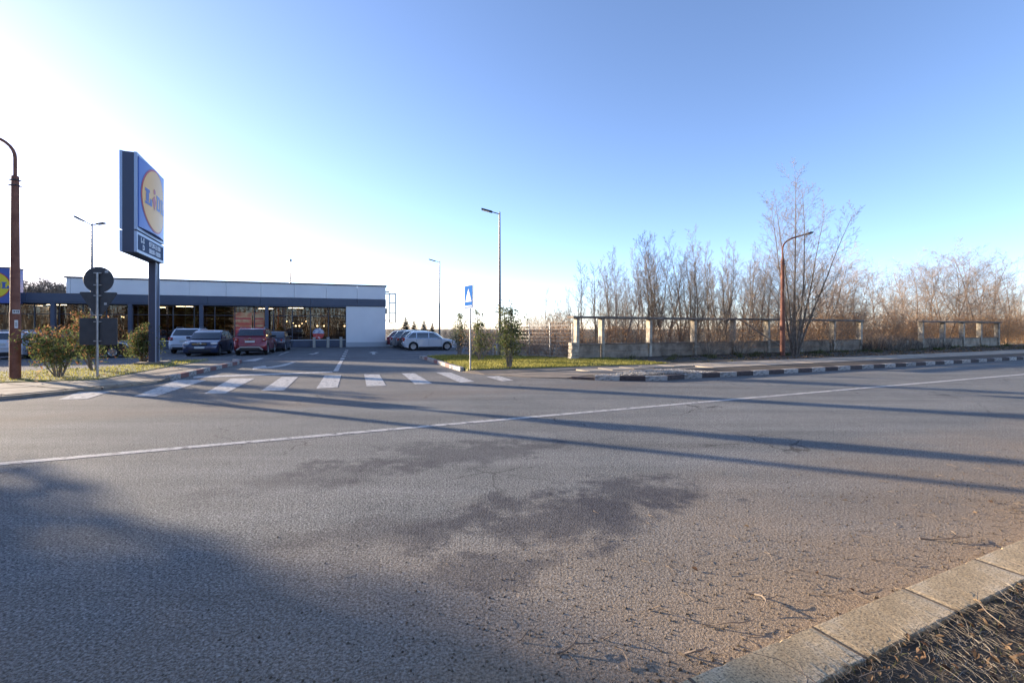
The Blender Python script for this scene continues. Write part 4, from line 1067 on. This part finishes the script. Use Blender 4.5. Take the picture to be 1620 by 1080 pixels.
# conifers on the skyline
def conifer_mesh(seed, H, Rr, n, column=False):
    rg = random.Random(seed); t, f = MB(), MB(); t.path([(0, 0, 0), (0, 0, H)], [H * .02, .01], 6)
    for i in range(n):
        q = rg.random() ** .75; z = H * (.06 + .92 * (1 - q)) if False else H * (1 - q * .94); rad = Rr * (min(1, q * 2.2) * rg.uniform(.82, 1.03) if column else q ** .9 * rg.uniform(.55, 1.1)); a = rg.uniform(0, 6.28)
        p0 = Vector((0, 0, z)); p1 = Vector((math.cos(a) * rad, math.sin(a) * rad, z - rad * .12 + rad * .22))
        w = .05 + rad * .12; side = Vector((-math.sin(a), math.cos(a), 0))
        for k in range(7):
            c = p0.lerp(p1, .15 + .85 * (k + rg.random()) / 7); s = w * rg.uniform(.6, 1.3)
            M3 = Euler((rg.uniform(-.6, .6), rg.uniform(-.6, .6), a + rg.uniform(-.8, .8))).to_matrix()
            f.add([c + M3 @ Vector(v) * s for v in ((-1, 0, 0), (0, -.4, .0), (1.3, 0, -.2), (0, .4, .0))], [(0, 1, 2), (0, 2, 3)])
    return [('trunk', t.mesh('trunk', m_bark)), ('foliage', f.mesh('foliage', m_needle))]
kinds['conifer'] = ('conifer', conifer_mesh(8, 4.0, 1.25, 420))
for (px, top, s, lab) in ((642, 498, 1.0, 'tallest dark conifer just right of the shop corner'), (655, 505, .8, 'second dark conifer behind the parked cars, right of the tallest'), (670.5, 504, .85, 'third dark conifer behind the hatchback roof'), (684, 509, .75, 'small dark conifer left of the slim lamp post')):
    d = 66.0; r = (px - 810) / FOC; H = EYE + (520 - top) * d / FOC
    plant('conifer', (r * d, d, 0), H / 4.0, px, lab, 'conifer', None)

# russet hedge behind the wall: shrubs one by one
def shrub_mesh(seed, H, Rr, stems, nl, mt, ml, ls=.05):
    rg = random.Random(seed); a, b, l = MB(), MB(), MB()
    S = [dict(n=5, wob=.16, up=.04, kids=7, k0=.15, sides=4, split=1), dict(n=4, wob=.25, up=.02, kids=6, k0=.15, sides=3, ang=42, len=.6, short=.5, rr=.5), dict(n=2, wob=.3, up=0, kids=0, k0=0, sides=3, ang=45, len=.6, short=.3, rr=.6)]
    for k in range(stems):
        ang = rg.uniform(0, 6.28); sp = rg.uniform(.1, .9)
        grow(a, b, Vector((math.cos(ang) * .3 * sp, math.sin(ang) * .3 * sp, 0)), Vector((math.cos(ang) * sp, math.sin(ang) * sp, 1)).normalized(), H * rg.uniform(.6, 1), .016, 0, S, rg)
    leaves_on(l, nl, .1, H * .95, Rr, ls, rg, .5)
    return [('stems', a.mesh('stems', mt)), ('twigs', b.mesh('twigs', mt)), ('leaves', l.mesh('leaves', ml))]
kinds['h1'] = ('russet_shrub', shrub_mesh(61, 2.3, 1.7, 12, 1700, m_twig, m_rleaf))
kinds['h2'] = ('russet_shrub', shrub_mesh(62, 2.9, 1.9, 12, 1300, m_twig, m_rleaf))
kinds['h3'] = ('bramble_shrub', shrub_mesh(63, 2.0, 1.8, 14, 250, m_twig, m_rleaf))
u = 9.0; i = 0
while u < 84:
    for nn in (22.6, 25.4):
        k = 'h3' if u < 14 else rng.choice(['h1', 'h2', 'h3']) if u < 33 else rng.choice(['h1', 'h2', 'h2'])
        sc = rng.uniform(.8, 1.05) * (1.0 if u < 36 else 1.15)
        plant(k, rn(u + rng.uniform(-.4, .4), nn + rng.uniform(-.3, .4), 0), sc, rng.uniform(0, 6), 'russet leafed shrub in the thicket behind the concrete wall' if u < 37 else 'russet leafed shrub in the thicket behind the short wall', 'shrub', 'russet shrubs behind the long wall' if u < 37 else 'russet shrubs behind the short wall')
    u += 2.5; i += 1
for (x, y, s) in ((1.2, 27.5, .75), (3.6, 26.4, .8), (-1.0, 31, .7), (1.5, 32, .8), (4, 30, .9), (-1.4, 35, .75), (-.6, 39, .8), (2, 37, .9), (-1.2, 44, .85), (-3, 50, .9), (-7, 53, .9), (-11, 55, .8), (-2, 47, .8), (1, 50, .9)):
    plant('h3', (x, y, 0), s, rng.uniform(0, 6), 'grey bramble shrub at the back edge of the car park', 'shrub', 'bramble shrubs along the car park edge')
for (u_, n_) in ((37.3, 19.6), (38.6, 20.2), (40.0, 20.0), (42.0, 20.3)):
    plant('h3', rn(u_, n_, .05), .62, rng.uniform(0, 6), 'low tangled bramble filling the gap in the wall', 'shrub', 'brambles in the wall gap')
for (u_, n_, s) in ((20.7, 19.0, .62), (23.0, 18.9, .55), (27.5, 18.8, .5), (31.2, 18.9, .6)):
    kk = 'h4'
    if kk not in kinds: kinds[kk] = ('bare_shrub', shrub_mesh(64, 2.8, 1.2, 12, 60, m_bark2, m_rleaf))
    plant(kk, rn(u_, n_, .1), s * 1.4, rng.uniform(0, 6), 'bare twiggy shrub before the long wall, %s of four' % {20.7: 'leftmost', 23.0: 'second from the left', 27.5: 'third from the left', 31.2: 'rightmost'}[u_], 'shrub', 'bare shrubs against the wall')

# woodland across the road behind the viewer, mirrored in the shop glass
wd = MB(); rg = random.Random(99)
for i in range(1500):
    x = rg.uniform(-75, 60); y = -12 + .45 * x * .6 - rg.uniform(0, 9); h = rg.uniform(5, 12)
    if math.hypot(x, y) < 9: continue
    l = Vector((rg.uniform(-.25, .25), rg.uniform(-.25, .25), 1)); wd.path([(x, y, 0), Vector((x, y, 0)) + l * h * .5, Vector((x, y, 0)) + l * h], [rg.uniform(.05, .13), .06, .01], 4)
for i in range(16000):
    x = rg.uniform(-75, 60); y = -12 + .27 * x - rg.uniform(0, 9)
    if math.hypot(x, y) < 9: continue
    leaf(wd, Vector((x, y, rg.uniform(0, 9) ** 1.0)), rg.uniform(.15, .4), rg)
tag(wd.build('woodland', m_bark, norm=False), 'brown winter woodland across the road from the shop', 'woodland', kind='stuff')

# dense evergreens at the left of the frame: they shade the near lane
kinds['ever'] = ('evergreen_tree', conifer_mesh(18, 11.0, 3.0, 1250, True))
for (m_, t_, s) in ((-.40, 25, 1.0), (-4.2, 29, 1.1), (-8.6, 27, 1.0)):
    c = Vector((.424, .906, 0)) * m_ + Vector((-.906, .424, 0)) * t_
    plant('ever', (c.x, c.y, .05), s, rng.uniform(0, 6), 'dense dark evergreen tree beyond the left edge of the photo', 'tree', 'evergreen trees left of the junction')

# ------------------------------------------------------------------ leafy garden shrubs
def leafy(loc, H, Rr, shape, nl, ls, red, label, cols, seed, lean=0.0, leggy=.12):
    rg = random.Random(seed); r = empty('leafy_shrub', loc, 0, label, 'shrub'); a = MB(); g1, g2 = MB(), MB()
    tips = []
    for k in range(shape['stems']):
        ang = rg.uniform(0, 6.28); top = Vector((math.cos(ang) * Rr * rg.uniform(.05, .95) * shape['fan'], math.sin(ang) * Rr * rg.uniform(.05, .95) * shape['fan'], H * (rg.uniform(.55, 1.0) if k else 1.0)))
        top.x += lean; q = Vector((math.cos(ang) * .08, math.sin(ang) * .08, 0)); mid = Vector((top.x * .55, top.y * .55, top.z * .45)) + Vector((rg.uniform(-.1, .1), rg.uniform(-.1, .1), 0))
        pts = [q * (1 - t) ** 2 + mid * 2 * t * (1 - t) + top * t * t for t in [i / 6 for i in range(7)]]
        a.path(pts, [.022, .02, .017, .014, .011, .008, .004], 5)
        tips.append(pts)
        for j in range(7):
            t = rg.uniform(.3, .95); i = int(t * 6); b = pts[i].lerp(pts[min(i + 1, 6)], t * 6 - i); an = rg.uniform(0, 6.28); l = Rr * rg.uniform(.25, .65) * (1.15 - t)
            e = b + Vector((math.cos(an) * l, math.sin(an) * l, l * .7)); m1 = b.lerp(e, .5) + Vector((0, 0, l * .08)); a.path([b, m1, e], [.008, .006, .003], 3); tips.append([b, m1, e])
    n = 0
    while n < nl:
        pts = rg.choice(tips); t = rg.uniform(leggy if len(pts) > 3 else 0, 1); x = t * (len(pts) - 1); i = min(int(x), len(pts) - 2); c = pts[i].lerp(pts[i + 1], x - i)
        zt = c.z / H
        if zt < leggy: n += .2; continue
        w = .24 * (1.1 - zt * .75) * min(1, Rr / .7)
        c = c + Vector((rg.gauss(0, w), rg.gauss(0, w), rg.gauss(0, w * .7)))
        if c.z < .08: continue
        leaf(g2 if rg.random() < red * (1.6 if zt > .62 else .55) else g1, c, ls * rg.uniform(.6, 1.25), rg); n += 1
    a.build('stems', m_bark, r, norm=False); g1.build('foliage', cols[0], r, norm=False); g2.build('young_foliage', cols[1], r, norm=False)
    return r
leafy(gp(93, 596, .11), 1.98, .85, dict(stems=12, fan=1.1), 2500, .06, .28, 'wide leafy shrub with red tips beside the brown lamp post', (m_gleaf, m_redleaf), 1, leggy=.2)
leafy(gp(148, 586, .11), 2.35, .7, dict(stems=9, fan=.9), 2200, .062, .32, 'tall leafy shrub with orange shoots behind the road sign backs', (m_gleaf, m_redleaf), 2, lean=-.25, leggy=.18)
leafy(gp(226, 575, .11), 1.75, .75, dict(stems=14, fan=.95), 3600, .06, .14, 'round green shrub just left of the totem sign post', (m_gleaf, m_redleaf), 3, leggy=.08)
leafy(gp(727, 562, .12), 2.75, .62, dict(stems=9, fan=.8), 1300, .062, .22, 'slim evergreen shrub on the right island, left of the crossing sign', (m_gleaf, m_yleaf), 4)
leafy(gp(760, 571, .12), 2.45, .5, dict(stems=8, fan=.8), 1250, .06, .3, 'slim evergreen shrub just right of the crossing sign', (m_gleaf, m_yleaf), 5)
leafy(gp(806, 581, .12), 2.65, .75, dict(stems=12, fan=.85), 2500, .06, .22, 'bushy evergreen shrub in front of the tall lamp post', (m_gleaf, m_yleaf), 6)

# ------------------------------------------------------------------ cars
m_tyre = mat('tyre_rubber', (.018, .018, .018), .85); m_rim = mat('wheel_rim', (.42, .43, .44), .3, metal=.8); m_drim = mat('dark_wheel_rim', (.12, .12, .13), .35, metal=.7)
m_cglass = mat('car_glass', (.03, .036, .045), .05, spec=1.0, coat=1.0)
m_trim = mat('dark_trim', (.02, .02, .022), .6); m_chrome = mat('chrome', (.6, .6, .6), .15, metal=1)
m_hl = mat('headlight_glass', (.55, .57, .6), .1, spec=.9, coat=1); m_tl = mat('tail_light_red', (.33, .015, .012), .15, coat=1); m_plate = mat('number_plate_white', (.62, .62, .6), .5)
def paint(name, c, metal=.35, rough=.3): return mat(name, c, rough, metal=metal, coat=.8, spec=.5)

def car(name, loc, hd, label, sp, cat='car'):
    """x forward. sp: L W H wheelbase, fo front overhang, r wheel radius, belt, hood, A..D greenhouse points"""
    L, W, H, wb, fo, r = sp['L'], sp['W'], sp['H'], sp['wb'], sp['fo'], sp['r']; hl = L / 2; pm = sp['paint']
    root = empty(name, loc, hd, label, cat); xf = hl - fo; xr = xf - wb; cl = sp.get('clear', .22); belt = sp['belt']; hood = sp['hood']; rz_ = sp['deck']
    A_, B_, C_, D_ = sp['A'], sp['B'], sp['C'], sp['D']         # x of windscreen foot, roof front, roof rear, rear glass foot
    up = [(hl - .10, cl + .02), (hl - .02, cl + .14), (hl, .50), (hl - .03, .64), (hl - .16, hood - .10), (hl - .42, hood - .02), ((hl - .42 + A_) / 2, hood + .04), (A_, belt - .02), ((A_ + D_) / 2, belt), (D_, rz_)]
    if sp.get('boot'): up += [(-hl + .12, rz_ - .02), (-hl + .02, rz_ - .12), (-hl, .62), (-hl + .03, .42)]
    else: up += [(-hl + .10, rz_ - .05), (-hl + .05, .72), (-hl, .60), (-hl + .02, .40)]
    up += [(-hl + .12, cl + .05)]
    ra = r + .055
    def arch(xc):  # from the rear to the front
        pts = []
        a0 = math.asin(max(-1, min(1, (cl - r) / ra)))
        for i in range(9):
            a = math.pi - a0 + (a0 * 2 - math.pi) * i / 8; pts.append((xc + ra * math.cos(a), r + ra * math.sin(a)))
        return pts
    out = up + [(x, z) for x, z in arch(xr)] + [(x, z) for x, z in arch(xf)]
    n = len(out); mb_ = MB(); vs = []; nu = len(up)
    sl = [(-1, .20, .075, 0), (-.985, .13, .035, .0), (-.9, .05, .012, 0), (-.6, .012, 0, 0), (0, 0, 0, 0), (.6, .012, 0, 0), (.9, .05, .012, 0), (.985, .13, .035, 0), (1, .20, .075, 0)]
    for f, ins, drop, _ in sl:
        for i, (x, z) in enumerate(out):
            e = max(0, (abs(x) / hl - .72) / .28) ** 2; xx = x - math.copysign(ins * e, x) if i < nu else x
            zz = z
            if i < nu and z > .55: zz = z - drop * (1 if z > belt - .25 else .4)
            yy = f * W / 2
            if i < nu and z < .5 or i >= nu: yy *= .985
            if z > belt - .2: yy *= .975
            vs.append((xx, yy, zz))
    fs = []
    for k in range(len(sl) - 1):
        for i in range(n):
            j = (i + 1) % n; fs.append((k * n + i, k * n + j, (k + 1) * n + j, (k + 1) * n + i))
    fs += [tuple(range(n)), tuple(range((len(sl) - 1) * n + n - 1, (len(sl) - 1) * n - 1, -1))]
    mb_.add(vs, fs); body = mb_.build('body', pm, root, smooth=38)
    # greenhouse
    ht, hb_ = W * .385, W * .468
    g = [(A_, belt - .03), (A_ * .42 + B_ * .58, belt + (H - belt) * .66), (B_, H - .055), (B_ - .35, H - .012), ((B_ + C_) / 2, H), (C_ + .2, H - .02), (C_, H - .07), (C_ * .45 + D_ * .55, (H - .07) * .45 + rz_ * .55), (D_, rz_ - .03)]
    def hw(z): t = min(1, max(0, (z - belt) / (H - belt))); return hb_ + (ht - hb_) * t ** 1.3
    def cab(x, z, f, off=0.0):
        ins = .13 * abs(f) ** 3; xx = x - ins if x > (A_ + D_) / 2 + .2 and z < H - .04 else (x + ins * .7 if z < H - .04 and x < (A_ + D_) / 2 else x)
        zz = z - (.035 * abs(f) ** 4 if z > H - .1 else 0)
        return (xx, f * (hw(zz) + off), zz)
    m2 = MB(); fl = [-1, -.92, -.6, 0, .6, .92, 1]; vs = []
    for f in fl: vs += [cab(x, z, f) for x, z in g]
    k_ = len(g); fs = []
    for a in range(len(fl) - 1):
        for i in range(k_ - 1): fs.append((a * k_ + i, a * k_ + i + 1, (a + 1) * k_ + i + 1, (a + 1) * k_ + i))
    fs += [tuple(range(k_)), tuple(range(len(fl) * k_ - 1, (len(fl) - 1) * k_ - 1, -1))]
    m2.add(vs, fs); m2.build('roof', pm, root, smooth=35)
    def pane(nm, pa, pb, out_, fr):
        """glass between two heights of the windscreen or rear window line"""
        m = MB(); v = []; ff = [-fr, -fr * .66, -fr * .33, 0, fr * .33, fr * .66, fr]
        for t in (0, .5, 1):
            x, z = pa[0] + (pb[0] - pa[0]) * t, pa[1] + (pb[1] - pa[1]) * t
            for f in ff:
                c = cab(x, z, f); v.append((c[0] + out_[0], c[1], c[2] + out_[1]))
        s_ = len(ff); m.add(v, [(t * s_ + i, t * s_ + i + 1, (t + 1) * s_ + i + 1, (t + 1) * s_ + i) for t in (0, 1) for i in range(s_ - 1)])
        return m.build(nm, m_cglass, root, smooth=True)
    g0, g1, g2 = g[0], g[1], g[2]
    def along(a, b, t): return (a[0] + (b[0] - a[0]) * t, a[1] + (b[1] - a[1]) * t)
    pane('windscreen', along(g0, g1, .08), g1, (.02, .016), .92); pane('windscreen', g1, along(g1, g2, .86), (.02, .016), .9)
    pane('rear_window', along(g[6], g[7], .12), g[7], (-.018, .014), .86); pane('rear_window', g[7], along(g[7], g[8], sp.get('rwin', .55)), (-.018, .014), .88)
    # side windows
    lo = belt + .025; hi = H - .12
    def front_x(z): t = (z - belt) / (H - .055 - belt); return A_ + (B_ - A_) * t - .16
    def rear_x(z): t = (z - rz_) / (H - .07 - rz_); t = max(0, t); return D_ + (C_ - D_) * t + .13
    cuts = sp['cuts']; edges = [None] + list(cuts) + [None]
    for s_ in (-1, 1):
        for i in range(len(edges) - 1):
            fx = (lambda z: front_x(z)) if i == 0 else (lambda z, c=edges[i]: c - .035)
            rx = (lambda z: rear_x(z) + .06) if i == len(edges) - 2 else (lambda z, c=edges[i + 1]: c + .035)
            m = MB(); v = []; zs_ = [lo, (lo + hi) / 2, hi]
            for z in zs_:
                a, b = fx(z), rx(z)
                if b > a: b = a - .02
                v += [(a, s_ * (hw(z) + .007), z), (b, s_ * (hw(z) + .007), z)]
            m.add(v, [(0, 1, 3, 2), (2, 3, 5, 4)]); m.build('side_window', m_cglass, root)
        # door seams, handles, mirror
        sm_ = MB()
        for c in (front_x(lo) + .02, edges[1], edges[2] if len(edges) > 3 else xr + ra + .0):
            sm_.box((c, s_ * (W / 2 * .9855 + .002), (belt + cl) / 2 + .04), (.012, .008, belt - cl - .20))
        sm_.build('door_seam', m_trim, root)
        for c in (edges[1] + .18, (edges[2] if len(edges) > 3 else xr + .5) + .16): MB().box((c, s_ * (W / 2 * .99), belt - .12), (.18, .03, .03)).build('door_handle', pm, root, bevel=.006)
        MB().box((A_ - .32, s_ * (W / 2 + .05), belt + .08), (.12, .22, .15)).build('mirror', sp.get('mirror', pm), root, bevel=.03)
        MB().box(((xf + xr) / 2, s_ * W / 2 * .99, cl + .03), (wb - 2 * ra, .02, .10)).build('sill', m_trim, root)
        for xc in (xf, xr):
            if sp.get('cladding'):
                pts = [(xc + (ra + .045) * math.cos(a), s_ * W / 2 * .995, r + (ra + .045) * math.sin(a)) for a in [math.pi * i / 10 for i in range(11)]]
                pin = [(xc + (ra - .03) * math.cos(a), s_ * W / 2 * .995, r + (ra - .03) * math.sin(a)) for a in [math.pi * i / 10 for i in range(11)]]
                m = MB(); v = [(p[0], p[1] + s_ * .012, p[2]) for p in pts + pin]; m.add(v, [(i, i + 1, 12 + i, 11 + i) for i in range(10)]); m.build('arch_trim', m_trim, root)
            wh = MB(); wt = .2; yc = s_ * (W / 2 - wt / 2 - .015)
            wh.lathe([(r * .64, -wt / 2 + .01), (r * .9, -wt / 2), (r * .985, -wt / 2 + .03), (r, 0), (r * .985, wt / 2 - .03), (r * .9, wt / 2), (r * .64, wt / 2 - .01)], (0, 0, 0), 'Y', 28)
            w_ = wh.build('wheel', m_tyre, root, smooth=True); w_.location = (xc, yc, r)
            rm = MB(); yo = s_ * (wt / 2 - .03)
            rm.lathe([(r * .66, yo + s_ * .022), (r * .58, yo + s_ * .01), (r * .56, yo - s_ * .05), (.02, yo - s_ * .055)], (0, 0, 0), 'Y', 28)
            for q in range(sp.get('spokes', 5)):
                a = 2 * math.pi * q / sp.get('spokes', 5) + .3; rm.box((math.cos(a) * r * .33, yo + s_ * .004, math.sin(a) * r * .33), (r * .6, .03, r * .13), rot=Matrix.Rotation(-a, 3, 'Y'))
            rm.lathe([(r * .16, yo - s_ * .02), (r * .15, yo + s_ * .02), (.004, yo + s_ * .022)], (0, 0, 0), 'Y', 14)
            rm.build('rim', sp.get('rim', m_rim), w_)
        # lights
        if sp.get('round_tail'):
            m = MB(); m.lathe([(.001, .03), (.06, .025), (.085, 0), (.085, -.06)], (0, 0, 0), 'X', 16); m.v = [(-v[0], v[1], v[2]) for v in m.v]
            t_ = m.build('tail_light', m_tl, root, smooth=True); t_.location = (-hl + .06, s_ * W * .37, .80)
        else:
            tz = sp.get('tz', rz_ - .17); th = sp.get('th', .22)
            m = MB().box((-hl + .125, s_ * (W / 2 - .135), tz), (.18, .25, th), s_ * R(-18)); m.build('tail_light', m_tl, root, bevel=.03)
            MB().box((-hl + .035, s_ * (W / 2 - .15), tz - th * .1), (.03, .10, th * .3), s_ * R(-18)).build('reversing_light', m_hl, root)
        m = MB().box((hl - .19, s_ * (W / 2 - .20), hood - .15), (.26, .34, .15), s_ * R(28)); m.build('headlight', m_hl, root, bevel=.045)
        MB().box((hl - .09, s_ * (W / 2 - .27), cl + .22), (.06, .16, .08), s_ * R(14)).build('fog_lamp', m_trim, root, bevel=.01)
        if sp.get('rails'):
            MB().path([(B_ - .25, s_ * (ht - .05), H - .02), (B_ - .35, s_ * (ht - .05), H + .045), (C_ + .35, s_ * (ht - .05), H + .045), (C_ + .2, s_ * (ht - .05), H - .02)], .018, 6, True).build('roof_rail', m_chrome if sp['rails'] == 2 else m_rim, root)
    gr = MB().box((hl - .012, 0, hood - .17), (.07, W * .44, .13)).build('grille', m_trim, root, bevel=.02)
    for zz in (hood - .19, hood - .15): MB().box((hl + .026, 0, zz), (.012, W * .40, .012)).build('grille_bar', m_chrome, gr)
    MB().box((hl - .045, 0, cl + .14), (.09, W * .62, .13)).build('lower_grille', m_trim, root, bevel=.02)
    MB().box((-hl + .07, 0, cl + .10), (.13, W * .74, .17)).build('rear_diffuser', m_trim, root, bevel=.03)
    MB().box((hl + .004, 0, sp.get('fpz', .42)), (.014, .52, .11)).build('front_plate', m_plate, root)
    MB().box((-hl + (.02 if sp.get('pz', .72) > .66 else -.006), 0, sp.get('pz', .74)), (.03, .52, .11)).build('rear_plate', m_plate, root)
    MB().box((-hl + .075, 0, .58), (.15, W * .80, .02)).build('bumper_seam', m_trim, root)
    MB().box(((xf + xr) / 2, 0, cl + .01), (L * .8, W * .7, .1)).build('underbody', m_trim, root)
    return root, hl, hood
HF = math.atan2(.324, .946); HP = HF + R(90)
hatch = dict(L=4.15, W=1.74, H=1.44, wb=2.51, fo=.82, r=.31, belt=.92, hood=.80, deck=.96, A=.98, B=.22, C=-1.42, D=-1.88, cuts=(-.12, -1.02), clear=.2)
p_silver = paint('silver_paint', (.46, .50, .56), .35, .3)
car('hatchback', Vector((-6.35, 36.0, 0)), R(15), 'silver five door hatchback parked side on, nearest of the row right of the shop', dict(hatch, paint=p_silver, tz=.82, th=.26, pz=.52))
p_dgrey = paint('dark_grey_paint', (.055, .055, .065)); p_grey = paint('mid_grey_paint', (.15, .16, .19)); p_red2 = paint('dark_red_paint', (.16, .015, .03)); p_black = paint('black_paint', (.015, .015, .02))
p_red = paint('metallic_red_paint', (.21, .015, .025)); p_blue = paint('navy_paint', (.035, .045, .095)); p_white = paint('white_paint', (.58, .61, .67), 0, .3)
mpv = dict(L=4.36, W=1.79, H=1.56, wb=2.70, fo=.86, r=.325, belt=1.0, hood=.90, deck=1.02, A=1.12, B=.28, C=-1.55, D=-2.02, cuts=(-.05, -1.08), clear=.19, spokes=5)
suv = dict(L=4.32, W=1.80, H=1.66, wb=2.67, fo=.84, r=.355, belt=1.06, hood=.98, deck=1.10, A=.98, B=.34, C=-1.60, D=-1.98, cuts=(-.08, -1.10), clear=.27, cladding=True, rails=1, mirror=m_trim)
sedan = dict(L=4.5, W=1.77, H=1.45, wb=2.62, fo=.88, r=.32, belt=.94, hood=.84, deck=.98, A=1.02, B=.28, C=-1.05, D=-1.68, cuts=(-.10, -1.0), clear=.19, boot=True, rwin=.85)
estate = dict(L=4.5, W=1.78, H=1.48, wb=2.65, fo=.88, r=.32, belt=.95, hood=.84, deck=.98, A=1.05, B=.3, C=-1.85, D=-2.12, cuts=(-.08, -1.08), clear=.2, rails=2)
car('parked_car', Vector((-7.3, 38.35, 0)), R(16), 'dark grey hatchback behind the silver one, second in the row', dict(hatch, L=4.25, H=1.50, A=1.0, paint=p_dgrey))
car('parked_car', Vector((-8.35, 40.5, 0)), R(16), 'mid grey hatchback third in the row right of the shop', dict(hatch, L=4.3, H=1.52, paint=p_grey))
car('parked_car', Vector((-9.35, 42.7, 0)), R(16), 'dark red hatchback farthest in the row, beside the shop corner', dict(hatch, L=4.1, H=1.46, paint=p_red2))
du, hl, hd_ = car('red_suv', Vector((-16.6, 30.4, 0)), HP, 'metallic red off-road car with silver rear skid plate, seen from behind', dict(suv, paint=p_red, tz=.98, th=.19, pz=.84))
# silver skid plate and boot lettering of the red car
MB().box((-hl - .005, 0, .50), (.05, 1.02, .09)).build('skid_plate', m_rim, du, bevel=.015)
for s_ in (-1, 1): MB().box((-hl + .005, s_ * .60, .42), (.05, .30, .08), rot=Matrix.Rotation(s_ * R(-38), 3, 'X')).build('skid_plate', m_rim, du, bevel=.015)
Mt = Matrix.Translation((-hl + .045, 0, .955)) @ Matrix.Rotation(R(-90), 4, 'Z') @ Matrix.Rotation(R(90), 4, 'X')
text_part('D A C I A', .075, Mt, m_chrome, du, name='boot_lettering', bold=.003, sx=1.8)
MB().box((-hl + .055, 0, 1.045), (.02, .13, .06)).build('badge', m_chrome, du, bevel=.01)
car('white_suv', Vector((-21.85, 32.2, 0)), HP, 'white off-road car seen from behind between the totem post and the navy car', dict(suv, paint=p_white, tz=.98, th=.19, pz=.84))
mb_c, hl, hd_ = car('navy_car', Vector((-19.05, 29.5, 0)), HP + R(180), 'navy blue compact people carrier facing the street beside the red car', dict(mpv, paint=p_blue, fpz=.52))
# three pointed star on the grille
sr = MB(); sr.lathe([(.085, .0), (.1, .012), (.085, .024)], (hl + .022, 0, .74), 'X', 20, close=True)
for a in (90, 210, 330): sr.path([(hl + .034, 0, .74), (hl + .034, math.cos(R(a)) * .085, .74 + math.sin(R(a)) * .085)], [.014, .004], 4)
sr.build('star_badge', m_chrome, mb_c)
car('dark_hatchback', Vector((-17.75, 35.1, 0)), HP, 'dark purple grey saloon seen from behind, beyond the red car', dict(sedan, L=4.2, paint=paint('purple_grey_paint', (.045, .04, .06)), round_tail=True))
car('black_saloon', Vector((-23.9, 26.5, 0)), HF, 'black saloon parked side on behind the road sign backs', dict(sedan, paint=p_black))
car('white_estate', Vector((-27.7, 26.7, 0)), HP, 'white estate car with roof rails behind the brown lamp post', dict(estate, paint=p_white, tz=.95, th=.24, pz=.82))
